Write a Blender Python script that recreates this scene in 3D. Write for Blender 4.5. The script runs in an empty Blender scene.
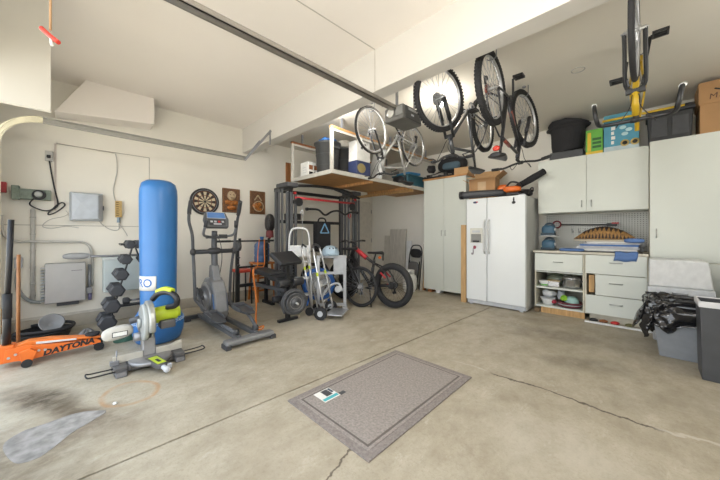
import bpy, bmesh, math, random
from mathutils import Vector, Matrix, Euler
random.seed(7)
PI = math.pi
C = bpy.context.scene.collection
V = Vector

# ------------------------------------------------------------------ materials
MATS = {}
def mat(name, col, rough=0.5, metal=0.0, var=0.08, scale=12.0, bump=0.0, bscale=None, spec=0.5, trans=0.0, alpha=1.0, coat=0.0, stretch=None):
    if name in MATS: return MATS[name]
    m = bpy.data.materials.new(name); m.use_nodes = True
    nt = m.node_tree; b = nt.nodes['Principled BSDF']
    tc = nt.nodes.new('ShaderNodeTexCoord')
    nz = nt.nodes.new('ShaderNodeTexNoise'); nz.inputs['Scale'].default_value = scale
    nz.inputs['Detail'].default_value = 4
    src = tc.outputs['Object']
    if stretch:
        mp = nt.nodes.new('ShaderNodeMapping'); mp.inputs['Scale'].default_value = stretch
        nt.links.new(src, mp.inputs['Vector']); src = mp.outputs['Vector']
    nt.links.new(src, nz.inputs['Vector'])
    rp = nt.nodes.new('ShaderNodeValToRGB')
    rp.color_ramp.elements[0].position = 0.3; rp.color_ramp.elements[1].position = 0.7
    rp.color_ramp.elements[0].color = tuple(max(0, c*(1-var)) for c in col) + (1,)
    rp.color_ramp.elements[1].color = tuple(min(1, c*(1+var)) for c in col) + (1,)
    nt.links.new(nz.outputs['Fac'], rp.inputs['Fac'])
    nt.links.new(rp.outputs['Color'], b.inputs['Base Color'])
    b.inputs['Roughness'].default_value = rough; b.inputs['Metallic'].default_value = metal
    b.inputs['Specular IOR Level'].default_value = spec
    b.inputs['Transmission Weight'].default_value = trans
    b.inputs['Alpha'].default_value = alpha
    b.inputs['Coat Weight'].default_value = coat
    if bump:
        n2 = nt.nodes.new('ShaderNodeTexNoise'); n2.inputs['Scale'].default_value = bscale or scale*4
        n2.inputs['Detail'].default_value = 3
        nt.links.new(src, n2.inputs['Vector'])
        bp = nt.nodes.new('ShaderNodeBump'); bp.inputs['Strength'].default_value = bump; bp.inputs['Distance'].default_value = 0.01
        nt.links.new(n2.outputs['Fac'], bp.inputs['Height']); nt.links.new(bp.outputs['Normal'], b.inputs['Normal'])
    MATS[name] = m
    return m
def emit(name, col, s):
    m = bpy.data.materials.new(name); m.use_nodes = True
    b = m.node_tree.nodes['Principled BSDF']
    b.inputs['Emission Color'].default_value = tuple(col)+(1,); b.inputs['Emission Strength'].default_value = s
    return m

# ------------------------------------------------------------------ mesh builder
class MB:
    def __init__(s): s.v = []; s.f = []; s.sm = []
    def add(s, vs, fs, smooth=False, M=None):
        n = len(s.v)
        for p in vs:
            p = V(p); s.v.append(M @ p if M else p)
        for f in fs: s.f.append(tuple(i+n for i in f)); s.sm.append(smooth)
        return s
    def box(s, c, size, R=None):
        c = V(c); h = V(size)*0.5
        vs = []
        for x in (-1,1):
            for y in (-1,1):
                for z in (-1,1):
                    p = V((x*h.x, y*h.y, z*h.z))
                    if R is not None: p = R @ p
                    vs.append(c+p)
        return s.add(vs, [(0,1,3,2),(4,6,7,5),(0,4,5,1),(2,3,7,6),(0,2,6,4),(1,5,7,3)])
    def bb(s, a, b):
        a = V(a); b = V(b)
        return s.box((a+b)/2, (abs(b.x-a.x), abs(b.y-a.y), abs(b.z-a.z)))
    def beam(s, p0, p1, w, h, up=(0,0,1)):
        p0 = V(p0); p1 = V(p1); x = (p1-p0); L = x.length; x.normalize()
        u = V(up)
        if abs(u.dot(x)) > 0.98: u = V((1,0,0))
        y = u.cross(x).normalized(); z = x.cross(y)
        R = Matrix((x,y,z)).transposed()
        return s.box((p0+p1)/2, (L,w,h), R)
    def cyl(s, p0, p1, r0, r1=None, n=14, caps=True):
        if r1 is None: r1 = r0
        p0 = V(p0); p1 = V(p1); a = (p1-p0).normalized()
        u = a.orthogonal().normalized(); w = a.cross(u)
        vs = []
        for p, r in ((p0,r0),(p1,r1)):
            for i in range(n):
                t = 2*PI*i/n; vs.append(p + (u*math.cos(t)+w*math.sin(t))*r)
        s.add(vs, [(i,(i+1)%n,n+(i+1)%n,n+i) for i in range(n)], True)
        if caps:
            s.add(vs[:n], [tuple(reversed(range(n)))]); s.add(vs[n:], [tuple(range(n))])
        return s
    def tube(s, pts, r, n=8, closed=False, smooth_pts=0):
        pts = [V(p) for p in pts]
        if smooth_pts: pts = spline(pts, smooth_pts, closed)
        N = len(pts); vs = []; prev = None
        for i, p in enumerate(pts):
            if closed: t = pts[(i+1)%N]-pts[i-1]
            else: t = pts[min(i+1,N-1)]-pts[max(i-1,0)]
            if t.length < 1e-9: t = V((0,0,1))
            t.normalize()
            if prev is None: u = t.orthogonal().normalized()
            else:
                u = prev - t*prev.dot(t)
                u = u.normalized() if u.length > 1e-6 else t.orthogonal().normalized()
            prev = u; w = t.cross(u)
            rr = r[i*len(r)//N] if isinstance(r,(list,tuple)) else r
            for k in range(n):
                a = 2*PI*k/n; vs.append(p+(u*math.cos(a)+w*math.sin(a))*rr)
        fs = []
        for i in range(N if closed else N-1):
            j = (i+1)%N
            for k in range(n):
                l = (k+1)%n; fs.append((i*n+k,i*n+l,j*n+l,j*n+k))
        s.add(vs, fs, True)
        if not closed:
            s.add(vs[:n], [tuple(reversed(range(n)))]); s.add(vs[-n:], [tuple(range(n))])
        return s
    def torus(s, c, axis, R, r, n=36, m=10, sq=1.0):
        c = V(c); a = V(axis).normalized(); u = a.orthogonal().normalized(); w = a.cross(u)
        vs = []
        for i in range(n):
            t = 2*PI*i/n; d = u*math.cos(t)+w*math.sin(t)
            for k in range(m):
                q = 2*PI*k/m; vs.append(c + d*(R+r*math.cos(q)) + a*(r*sq*math.sin(q)))
        return s.add(vs, [(i*m+k, ((i+1)%n)*m+k, ((i+1)%n)*m+(k+1)%m, i*m+(k+1)%m) for i in range(n) for k in range(m)], True)
    def lathe(s, prof, c=(0,0,0), axis=(0,0,1), n=28, smooth=True, cap=True):
        c = V(c); a = V(axis).normalized(); u = a.orthogonal().normalized(); w = a.cross(u)
        vs = []
        for r, z in prof:
            for i in range(n):
                t = 2*PI*i/n; vs.append(c + (u*math.cos(t)+w*math.sin(t))*r + a*z)
        K = len(prof)
        s.add(vs, [(k*n+i, k*n+(i+1)%n, (k+1)*n+(i+1)%n, (k+1)*n+i) for k in range(K-1) for i in range(n)], smooth)
        if cap:
            if prof[0][0] > 1e-5: s.add(vs[:n], [tuple(reversed(range(n)))])
            if prof[-1][0] > 1e-5: s.add(vs[-n:], [tuple(range(n))])
        return s
    def prism(s, poly, z0, z1, M=None):
        n = len(poly)
        vs = [(x,y,z0) for x,y in poly]+[(x,y,z1) for x,y in poly]
        return s.add(vs, [tuple(reversed(range(n))), tuple(range(n,2*n))]+[(i,(i+1)%n,n+(i+1)%n,n+i) for i in range(n)], False, M)
    def sph(s, c, r, n=20, m=12, R=None, p=1.0):
        c = V(c); r = V(r) if hasattr(r,'__len__') else V((r,r,r))
        def sg(x): return math.copysign(abs(x)**p, x)
        vs = []
        for j in range(m+1):
            ph = -PI/2+PI*j/m
            for i in range(n):
                t = 2*PI*i/n
                q = V((r.x*sg(math.cos(ph))*sg(math.cos(t)), r.y*sg(math.cos(ph))*sg(math.sin(t)), r.z*sg(math.sin(ph))))
                if R is not None: q = R @ q
                vs.append(c+q)
        return s.add(vs, [(j*n+i, j*n+(i+1)%n, (j+1)*n+(i+1)%n, (j+1)*n+i) for j in range(m) for i in range(n)], True)
    def grid(s, fn, nu, nv, smooth=True, thick=0.0):
        vs = [V(fn(i/nu, j/nv)) for i in range(nu+1) for j in range(nv+1)]
        fs = [(i*(nv+1)+j, (i+1)*(nv+1)+j, (i+1)*(nv+1)+j+1, i*(nv+1)+j+1) for i in range(nu) for j in range(nv)]
        return s.add(vs, fs, smooth)
    def build(s, name, m, parent=None, bevel=0.0, seg=2, world=False, solid=0.0, sub=0):
        me = bpy.data.meshes.new(name)
        vs = s.v
        if world and parent is not None:
            iv = wm(parent).inverted(); vs = [iv @ p for p in vs]
        me.from_pydata([tuple(p) for p in vs], [], s.f)
        me.polygons.foreach_set('use_smooth', s.sm)
        bm = bmesh.new(); bm.from_mesh(me)
        bmesh.ops.remove_doubles(bm, verts=bm.verts, dist=1e-5)
        bmesh.ops.recalc_face_normals(bm, faces=bm.faces); bm.to_mesh(me); bm.free()
        me.materials.append(m)
        o = bpy.data.objects.new(name, me); C.objects.link(o)
        if parent is not None: o.parent = parent
        if solid:
            d = o.modifiers.new('solid','SOLIDIFY'); d.thickness = solid; d.offset = 0
        if bevel:
            d = o.modifiers.new('bevel','BEVEL'); d.width = bevel; d.segments = seg; d.limit_method = 'ANGLE'; d.angle_limit = math.radians(50)
            d.harden_normals = False
        if sub:
            d = o.modifiers.new('sub','SUBSURF'); d.levels = sub; d.render_levels = sub
        return o

def spline(pts, k, closed=False):
    N = len(pts); out = []
    rng = range(N) if closed else range(N-1)
    for i in rng:
        if closed: p0,p1,p2,p3 = pts[i-1],pts[i],pts[(i+1)%N],pts[(i+2)%N]
        else: p0,p1,p2,p3 = pts[max(i-1,0)],pts[i],pts[i+1],pts[min(i+2,N-1)]
        for j in range(k):
            t = j/k
            out.append(0.5*((2*p1)+(p2-p0)*t+(2*p0-5*p1+4*p2-p3)*t*t+(3*p1-p0-3*p2+p3)*t**3))
    if not closed: out.append(pts[-1])
    return out
def wm(o):
    m = o.matrix_basis.copy()
    while o.parent is not None: o = o.parent; m = o.matrix_basis @ m
    return m
def RZ(a): return Matrix.Rotation(a,3,'Z')
def RX(a): return Matrix.Rotation(a,3,'X')
def RY(a): return Matrix.Rotation(a,3,'Y')
def tag(o, label, cat, group=None, kind=None):
    o['label'] = label; o['category'] = cat
    if group: o['group'] = group
    if kind: o['kind'] = kind
    return o
def thing(name, label, cat, loc=(0,0,0), rot=0, group=None):
    o = bpy.data.objects.new(name, None); C.objects.link(o); o.empty_display_size = 0.1
    o.location = loc
    o.rotation_euler = rot if hasattr(rot,'__len__') else (0,0,rot)
    return tag(o, label, cat, group)
def struct(o): o['kind'] = 'structure'; return o
def text_mesh(txt, size, depth=0.0, font_shear=0.0, bold=0.0, spacing=1.0):
    cu = bpy.data.curves.new('txt','FONT'); cu.body = txt; cu.size = size; cu.extrude = depth; cu.shear = font_shear
    cu.offset = bold; cu.align_x = 'CENTER'; cu.align_y = 'CENTER'; cu.space_character = spacing; cu.resolution_u = 3
    o = bpy.data.objects.new('txt', cu); C.objects.link(o)
    bpy.context.view_layer.update()
    dg = bpy.context.evaluated_depsgraph_get()
    me = bpy.data.meshes.new_from_object(o.evaluated_get(dg))
    vs = [v.co.copy() for v in me.vertices]; fs = [tuple(p.vertices) for p in me.polygons]
    C.objects.unlink(o); bpy.data.objects.remove(o); bpy.data.meshes.remove(me); bpy.data.curves.remove(cu)
    return vs, fs
def frame(origin, x, y):
    x = V(x).normalized(); y = V(y).normalized(); z = x.cross(y)
    M = Matrix((x,y,z)).transposed().to_4x4(); M.translation = V(origin)
    return M
# a point of the photograph laid on a real plane of the room (camera eye 1.2 m above the floor)
def ray(px, py):
    a = (px-360)/288.5
    return V((.7114*a-.7028, .7028*a+.7114, -(py-234)/288.5))
def atX(px, py, X): r = ray(px,py); return r*(X/r.x)+V((0,0,1.2))
def atY(px, py, Y): r = ray(px,py); return r*(Y/r.y)+V((0,0,1.2))
def atZ(px, py, Z=0.0): r = ray(px,py); return r*((Z-1.2)/r.z)+V((0,0,1.2))
def atD(px, py, d): return ray(px,py)*d+V((0,0,1.2))

# palette
M_black = mat('black_plastic', (.016,.016,.018), .45)
M_rub = mat('black_rubber', (.02,.02,.022), .75, bump=.2, bscale=60)
M_blkmet = mat('black_steel', (.018,.019,.021), .4, .1)
M_pad = mat('black_vinyl', (.022,.023,.026), .45, bump=.15, bscale=90)
M_dgrey = mat('dark_grey_plastic', (.055,.058,.066), .45)
M_mgrey = mat('mid_grey_metal', (.26,.27,.29), .38, .5)
M_lgrey = mat('light_grey_plastic', (.5,.52,.55), .45)
M_silver = mat('silver_metal', (.62,.63,.65), .28, .85)
M_alu = mat('brushed_aluminium', (.55,.56,.58), .35, .8)
M_chrome = mat('chrome', (.75,.76,.78), .12, 1.0)
M_white = mat('white_plastic', (.75,.76,.76), .4)
M_red = mat('red_paint', (.55,.03,.03), .4)
M_orange = mat('orange_paint', (.75,.16,.02), .38)
M_lime = mat('lime_plastic', (.5,.62,.03), .4)
M_yellow = mat('yellow_paint', (.7,.47,.03), .4)
M_blue = mat('blue_plastic', (.03,.14,.42), .4)
M_teal = mat('teal_plastic', (.03,.12,.17), .45)
M_wood = mat('pale_wood', (.5,.3,.12), .55, var=.25, scale=5, stretch=(6,6,.6))
M_ply = mat('plywood', (.42,.22,.08), .6, var=.25, scale=4, stretch=(8,1,1))
M_dwood = mat('reddish_wood', (.25,.09,.03), .55, var=.3, scale=5, stretch=(6,6,.6))
M_card = mat('brown_cardboard', (.42,.24,.11), .8, var=.08, scale=4)
M_paper = mat('white_paper', (.75,.75,.72), .7)
M_cloth = mat('black_cloth', (.022,.022,.025), .9, bump=.4, bscale=30)
EXPO=0.1; SKY=3.3; LAMP_REAR=20; FILL_TUBE=20; FILL_FRONT=58; FILL_SIDE=24; SUN=20  # tube, front and side strengths feed added fill lights
# ------------------------------------------------------------------ camera, light
cam = bpy.data.cameras.new('camera'); co = bpy.data.objects.new('camera', cam); C.objects.link(co)
cam.sensor_width = 36; cam.lens = 36*288.5/720; cam.shift_y = -6/720; cam.clip_start = 0.05
co.location = (0,0,1.2); co.rotation_euler = (PI/2, 0, math.atan2(.7028,.7114))
sc = bpy.context.scene; sc.camera = co
sc.view_settings.view_transform = 'Standard'; sc.view_settings.look = 'None'
sc.view_settings.gamma = 1; sc.view_settings.use_curve_mapping = False
sc.view_settings.exposure = EXPO
w = bpy.data.worlds.new('daylight'); sc.world = w; w.use_nodes = True
nt = w.node_tree; bg = nt.nodes['Background']
tc = nt.nodes.new('ShaderNodeTexCoord'); sx = nt.nodes.new('ShaderNodeSeparateXYZ'); rp = nt.nodes.new('ShaderNodeValToRGB')
nt.links.new(tc.outputs['Generated'], sx.inputs[0]); nt.links.new(sx.outputs['Z'], rp.inputs['Fac'])
rp.color_ramp.elements[0].color = (.93,.965,1,1); rp.color_ramp.elements[1].color = (.64,.80,1,1)
nt.links.new(rp.outputs['Color'], bg.inputs['Color']); bg.inputs['Strength'].default_value = SKY
def lamp(loc, e, size, col=(1,.93,.82)):
    l = bpy.data.lights.new('bulb_light','POINT'); l.energy = e; l.shadow_soft_size = size; l.color = col
    o = bpy.data.objects.new('bulb_light', l); C.objects.link(o); o.location = loc; return o
def ceiling_lamp(x, y, zc, e, label):
    t = thing('ceiling_lamp', label, 'lamp', (x,y,zc))
    MB().lathe([(.055,0),(.055,-.02),(.03,-.035),(.024,-.06)]).build('lamp_holder', M_white, t)
    MB().lathe([(.014,-.055),(.02,-.07),(.032,-.10),(.03,-.125),(.012,-.142),(0,-.145)]).build('bulb', M_glow, t)
    lo = lamp((0,0,-.22), e, .11); lo.parent = t
sl = bpy.data.lights.new('sun','SUN'); sl.energy = SUN; sl.angle = .02; sl.color = (1,.97,.92)
so = bpy.data.objects.new('sun', sl); C.objects.link(so); so.location = (-4,-8,8); so.rotation_euler = V((.55,-.12,-.83)).to_track_quat('-Z','Y').to_euler()
M_glow = emit('lit_bulb', (1,.95,.86), 40); M_glow2 = emit('lit_fill_tube', (1,.96,.9), 6)  # second glow is only for the added fill lights

# ------------------------------------------------------------------ the room
XL, YB, XR, YF = -5.3, 5.85, 2.2, -.56
M_wall = mat('wall_paint', (.80,.77,.69), .85, var=.03, scale=1.5, bump=.08, bscale=120)
M_wallb = mat('back_wall_paint', (.77,.75,.69), .85, var=.03, scale=1.5, bump=.08, bscale=120)
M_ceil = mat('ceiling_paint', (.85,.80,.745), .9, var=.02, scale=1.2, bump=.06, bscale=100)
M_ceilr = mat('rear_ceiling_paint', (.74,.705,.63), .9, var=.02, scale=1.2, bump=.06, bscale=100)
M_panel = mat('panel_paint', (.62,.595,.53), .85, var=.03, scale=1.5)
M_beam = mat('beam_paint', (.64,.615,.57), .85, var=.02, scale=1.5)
M_conc = bpy.data.materials.new('stained_concrete'); M_conc.use_nodes = True
def concrete(m):
    nt = m.node_tree; N = nt.nodes; L = nt.links; b = N['Principled BSDF']
    tc = N.new('ShaderNodeTexCoord'); P = tc.outputs['Object']
    def noise(s, d=6, r=.6, dist=0, st=None):
        n = N.new('ShaderNodeTexNoise'); n.inputs['Scale'].default_value = s; n.inputs['Detail'].default_value = d
        n.inputs['Roughness'].default_value = r; n.inputs['Distortion'].default_value = dist
        src = P
        if st:
            mp = N.new('ShaderNodeMapping'); mp.inputs['Scale'].default_value = st; mp.inputs['Rotation'].default_value = (0,0,.5); L.new(P, mp.inputs['Vector']); src = mp.outputs['Vector']
        L.new(src, n.inputs['Vector']); return n.outputs['Fac']
    def ramp(f, a, b_, c0, c1):
        r = N.new('ShaderNodeValToRGB'); r.color_ramp.elements[0].position = a; r.color_ramp.elements[1].position = b_
        r.color_ramp.elements[0].color = c0+(1,); r.color_ramp.elements[1].color = c1+(1,); L.new(f, r.inputs['Fac']); return r.outputs['Color']
    def mix(f, a, c, mode='MIX'):
        x = N.new('ShaderNodeMix'); x.data_type = 'RGBA'; x.blend_type = mode
        if isinstance(f, float): x.inputs['Factor'].default_value = f
        else: L.new(f, x.inputs['Factor'])
        L.new(a, x.inputs['A'])
        if isinstance(c, tuple): x.inputs['B'].default_value = c+(1,)
        else: L.new(c, x.inputs['B'])
        return x.outputs['Result']
    def math_(op, a, c=None):
        x = N.new('ShaderNodeMath'); x.operation = op
        for i, q in enumerate((a,c)):
            if q is None: continue
            if isinstance(q,(int,float)): x.inputs[i].default_value = q
            else: L.new(q, x.inputs[i])
        return x.outputs[0]
    def mr(f, a, b_, c=0., d=1.):
        x = N.new('ShaderNodeMapRange'); x.interpolation_type = 'SMOOTHSTEP'
        x.inputs[1].default_value = a; x.inputs[2].default_value = b_; x.inputs[3].default_value = c; x.inputs[4].default_value = d
        L.new(f, x.inputs[0]); return x.outputs[0]
    base = ramp(noise(.9,9,.66,.1), .32,.68, (.315,.265,.18), (.475,.425,.325))
    base = mix(.55, base, ramp(noise(6,9,.72,.15,(1,.6,1)), .3,.7, (.275,.24,.175),(.565,.52,.43)))
    base = mix(mr(noise(45,5,.75), .48,.72, 0.,.34), base, (.20,.165,.12))
    base = mix(mr(noise(130,3,.7), .55,.75, 0.,.35), base, (.17,.14,.10))
    base = mix(mr(noise(9,9,.8,.3,(1,.4,1)), .56,.70, 0.,.45), base, (.60,.57,.49))
    base = mix(mr(noise(2.3,10,.78,.3), .53,.68, 0.,.5), base, (.28,.235,.165))
    base = mix(mr(noise(3.1,10,.78,.2,(1.4,.6,1)), .58,.72, 0.,.5), base, (.60,.565,.48))
    s = N.new('ShaderNodeSeparateXYZ'); L.new(P, s.inputs[0]); X, Y = s.outputs['X'], s.outputs['Y']
    wob = noise(2.2,6,.6); wob2 = noise(14,4,.6)
    def blob(cx, cy, rx, ry, rot, wobble=.5, soft=.5):
        dx = math_('SUBTRACT', X, cx); dy = math_('SUBTRACT', Y, cy); c_, s_ = math.cos(rot), math.sin(rot)
        u = math_('DIVIDE', math_('ADD', math_('MULTIPLY',dx,c_), math_('MULTIPLY',dy,s_)), rx)
        v = math_('DIVIDE', math_('SUBTRACT', math_('MULTIPLY',dy,c_), math_('MULTIPLY',dx,s_)), ry)
        d = math_('SQRT', math_('ADD', math_('MULTIPLY',u,u), math_('MULTIPLY',v,v)))
        return math_('ADD', d, math_('MULTIPLY', math_('SUBTRACT', wob, .5), wobble*2))
    patchy = mr(noise(7,8,.75,.3,(1,.6,1)), .36,.6, .45, 1.)
    def stain(cx, cy, rx, ry, rot, amt, col, wobble=1.1, soft=.85):
        nonlocal base
        base = mix(math_('MULTIPLY', mr(blob(cx,cy,rx,ry,rot,wobble), 1-soft,1.1, amt, 0.), patchy), base, col)
    stain(-3.12,-.14,.42,.20,.55,1.0,(.055,.038,.02),.7)
    stain(-2.75,.02,.50,.10,.5,.9,(.075,.055,.03),.7)
    stain(-2.35,-.42,.35,.22,.5,.9,(.06,.042,.025),.7)      # oil-dark patch behind the puddle
    stain(-2.3,-.15,.65,.30,.5,.75,(.13,.10,.06))
    stain(-2.5,.15,.55,.22,.6,.6,(.16,.12,.08))
    stain(-.75,4.1,.75,.30,.2,.6,(.16,.135,.10))
    stain(-.9,4.55,.8,.25,0,.35,(.2,.175,.13))
    stain(-.35,3.35,.45,.22,.4,.55,(.16,.14,.10))
    stain(-1.4,.75,.6,.35,.3,.35,(.3,.25,.18))
    stain(.2,3.1,.5,.3,.3,.3,(.3,.27,.21))
    stain(-.35,1.9,.6,.4,.3,.35,(.58,.54,.46))
    stain(-3.0,2.2,.8,.5,.3,.3,(.60,.565,.48))
    # rusty ring
    rg = blob(-2.77,.33,.20,.17,.3,.22)
    base = mix(math_('MULTIPLY', math_('MULTIPLY', mr(rg,.8,1.,0.,.6), mr(rg,1.,1.12,1.,0.)), patchy), base, (.45,.22,.07))
    # cracks
    def crack(x0, x1, f, wd, amt, col):
        nonlocal base
        yy = math_('ADD', f, math_('ADD', math_('MULTIPLY', math_('SUBTRACT', wob,.5), .22), math_('MULTIPLY', math_('SUBTRACT', wob2,.5), .05)))
        d = math_('ABSOLUTE', math_('SUBTRACT', Y, yy))
        m_ = math_('MULTIPLY', mr(d, wd*.3, wd, amt, 0.), math_('MULTIPLY', mr(X, x0, x0+.1), mr(X, x1-.1, x1, 1., 0.)))
        base = mix(m_, base, col)
    crack(-.98, .15, math_('ADD', math_('MULTIPLY', X, .0), 2.57), .014, .9, (.07,.055,.04))
    crack(.0, 1.2, math_('ADD', math_('MULTIPLY', X, .0), 2.575), .016, .6, (.62,.59,.52))
    crack(-1.35, -.95, math_('ADD', math_('MULTIPLY', X, .0), 2.575), .012, .4, (.62,.59,.52))
    X, Y = Y, X
    crack(.45, 1.2, math_('ADD', math_('MULTIPLY', X, -.2), -.95), .010, .85, (.08,.06,.045))
    X, Y = Y, X
    L.new(base, b.inputs['Base Color'])
    L.new(mr(noise(3,6,.6), .3,.7,.42,.72), b.inputs['Roughness'])
    b.inputs['Specular IOR Level'].default_value = .4
    bp = N.new('ShaderNodeBump'); bp.inputs['Strength'].default_value = .12; bp.inputs['Distance'].default_value = .01
    L.new(noise(40,6,.7), bp.inputs['Height']); L.new(bp.outputs['Normal'], b.inputs['Normal'])
concrete(M_conc)
# the slab is cast in fields with an open joint between them
f = MB()
def slab(poly): f.prism(poly, -.12, 0)
ja = lambda y: -1.966 + (y-.041)*(.165/4.783)
g = .0075
slab([(XL-.2,YF-3),(ja(YF-3)-g,YF-3),(ja(YB+.2)-g,YB+.2),(XL-.2,YB+.2)])
slab([(ja(YF-3)+g,YF-3),(XR+.2,YF-3),(XR+.2,YB+.2),(ja(YB+.2)+g,YB+.2)])
struct(f.build('floor', M_conc))
f = MB(); f.bb((XL-.2,YF-3,-.16),(XR+.2,YB+.2,-.05)); struct(f.build('floor_joint', mat('dirt_in_joint',(.06,.05,.04),.95)))
f = MB(); f.bb((-30,-40,-.3),(30,YF-3,-.02)); struct(f.build('driveway', mat('driveway_concrete',(.55,.52,.47),.9,var=.1,scale=1)))
f = MB()
f.bb((XL-.15,YF-.15,-.05),(XL,YB+.15,3.3))
struct(f.build('wall_left', M_wall))
f = MB(); f.bb((XL,YB,-.05),(XR,YB+.15,3.3)); struct(f.build('wall_back', M_wallb))
f = MB(); f.bb((XR,YF-.15,-.05),(XR+.15,YB+.15,3.3)); struct(f.build('wall_right', M_wall))
f = MB(); f.bb((XL,YF-.15,-.05),(-4.75,YF,3.3)); f.bb((.9,YF-.15,-.05),(XR,YF,3.3)); f.bb((-4.75,YF-.15,2.42),(.9,YF,3.3)); struct(f.build('wall_front', M_wall))
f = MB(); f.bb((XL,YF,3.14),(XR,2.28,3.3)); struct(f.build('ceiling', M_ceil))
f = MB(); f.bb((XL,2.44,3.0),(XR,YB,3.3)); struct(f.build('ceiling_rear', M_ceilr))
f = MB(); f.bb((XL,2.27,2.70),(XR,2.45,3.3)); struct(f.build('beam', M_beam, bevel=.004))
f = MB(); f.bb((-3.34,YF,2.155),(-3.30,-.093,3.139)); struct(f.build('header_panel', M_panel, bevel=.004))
# boxed-in chase under the ceiling with a slanted near end
f = MB()
pr = [(.16,3.139),(.87,3.139),(.87,2.77),(-.115,2.66)]
f.prism(pr, 0, .30, frame((XL+.001,0,0),(0,1,0),(0,0,1))); struct(f.build('soffit_chase', M_ceil, bevel=.004))
# concrete stem and sill along the left wall
f = MB(); f.bb((XL,YF,0),(XL+.035,4.7,.155)); struct(f.build('baseboard_left', mat('stem_concrete',(.45,.41,.34),.9,var=.12,scale=6,bump=.2), bevel=.004))
f = MB(); f.bb((XL,YF,1.305),(XL+.004,1.15,1.313)); struct(f.build('trim_1', mat('panel_joint',(.4,.38,.34),.8)))
f = MB(); f.bb((XL,.855,1.31),(XL+.004,.862,2.34)); f.bb((XL,-.10,2.34),(XL+.004,.862,2.347)); struct(f.build('trim_2', MATS['panel_joint']))
f = MB(); f.bb((XL,YF,.155),(XL+.008,1.2,.185)); struct(f.build('trim_3', mat('sill_strip',(.55,.52,.46),.7)))
f = MB(); f.bb((-4.75,YF,0),(-4.71,YF+.03,2.42)); f.bb((.86,YF,0),(.9,YF+.03,2.42)); f.bb((-4.75,YF,2.38),(.9,YF+.03,2.42)); struct(f.build('trim_4', M_beam))
# house door on the left wall next to the far corner
f = MB(); f.bb((XL,4.95,0),(XL+.03,5.8,2.05)); dr = struct(f.build('door_1', mat('door_paint',(.66,.63,.56),.6), bevel=.004))
for z in (.25,1.03,1.8):
    MB().cyl((XL+.036,5.765,z-.05),(XL+.036,5.765,z+.05),.009).build('hinge', M_mgrey, dr)
# drywall joint across the front ceiling
f = MB(); f.prism([(-2.105,0.),(-2.095,0.),(-2.015,2.27),(-2.025,2.27)],3.1365,3.1405); f.bb((-2.025,2.2665,2.70),(-2.018,2.2705,3.14)); struct(f.build('trim_5', mat('ceiling_joint',(.5,.47,.42),.9)))
# ------------------------------------------------------------------ left wall fittings
M_pvc = mat('grey_conduit', (.50,.49,.46), .45)
M_cream = mat('cream_steel', (.68,.63,.45), .4)
W = XL-.001
# overhead door track: straight run, curved throat, hanger at the far end
t = thing('door_track', 'galvanised overhead door track with cream curved end high along left wall', 'track', (-4.38,.8,2.36))
m = MB()
for dz in (-.026,.026):
    m.bb((-4.385,-.18,2.36+dz-.004),(-4.345,1.92,2.36+dz+.004))
m.bb((-4.389,-.18,2.332),(-4.383,1.92,2.388))
m.build('rail', mat('galvanised_steel',(.36,.35,.31),.45,.4), t, world=True)
def curve_pts(R, zc): return [(-4.365, -.18-R*math.sin(a), zc-R+R*math.cos(a)) for a in [i*PI/24 for i in range(13)]]
m = MB()
for pts in (curve_pts(.30,2.386), curve_pts(.30,2.334)): m.tube(pts, .007, 6)
cp = curve_pts(.30,2.36)
for a, b in zip(cp, cp[1:]): m.beam(a, b, .006, .056, up=(0,0,1) if abs(V(b).z-V(a).z) < .03 else (0,1,0))
m.beam((-4.365,-.48,2.06),(-4.365,-.48,.05),.04,.056,up=(0,1,0))
m.build('curved_throat', M_cream, t, world=True)
m = MB(); m.beam((-4.36,1.90,2.33),(-4.30,2.12,2.66),.034,.006,up=(1,0,0)); m.beam((-4.36,1.90,2.33),(-4.22,2.262,2.84),.034,.006,up=(1,0,0)); m.beam((-4.25,2.262,2.62),(-4.25,2.262,2.86),.03,.01,up=(0,1,0))
m.build('hanger_strap', M_mgrey, t, world=True)

t = thing('timer_box', 'green grey metal timer box high on left wall with coiled black cable', 'control box', (W,-.34,1.675)); y = .055
m = MB().bb((W,-.475+y,1.615),(W+.10,-.20+y,1.735)); m.build('housing', mat('green_grey_steel',(.17,.21,.17),.5,var=.2,scale=30), t, world=True, bevel=.006)
m = MB().bb((W,-.515+y,1.605),(W+.12,-.455+y,1.765)); m.build('side_cover', MATS['green_grey_steel'], t, world=True, bevel=.005)
m = MB(); m.sph((W+.105,-.305+y,1.68),(.014,.035,.035)); m.build('dial', mat('pale_dial',(.45,.47,.45),.4), t, world=True)
m = MB(); m.torus((W+.112,-.305+y,1.675),(1,0,0),.045,.008); m.torus((W+.118,-.30+y,1.67),(1,0,.1),.052,.007); m.build('coiled_cable', M_black, t, world=True)
m = MB(); m.tube([(W+.11,-.29,1.62),(W+.06,-.32,1.55),(W+.04,-.22,1.49),(W+.03,-.15,1.50),(W+.03,-.10,1.56),(W+.03,-.05,1.60),(W+.03,-.03,1.56),(W+.03,-.11,1.47),(W+.03,-.17,1.44),(W+.03,-.16,1.48),(W+.03,-.10,1.54),(W+.02,-.09,1.6),(W+.02,-.115,1.75),(W+.02,-.14,1.92),(W+.03,-.165,2.13)], .0075, 7, smooth_pts=5)
m.build('power_cable', M_black, t, world=True)
t = thing('outlet_box', 'small outlet box with black plug on left wall above green timer', 'outlet', (W,-.16,2.16))
MB().bb((W,-.20,2.11),(W+.045,-.13,2.23)).build('cover_plate', M_pvc, t, world=True, bevel=.004)
m = MB(); m.bb((W+.045,-.185,2.14),(W+.085,-.15,2.175)); m.build('plug', M_black, t, world=True, bevel=.005)
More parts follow.
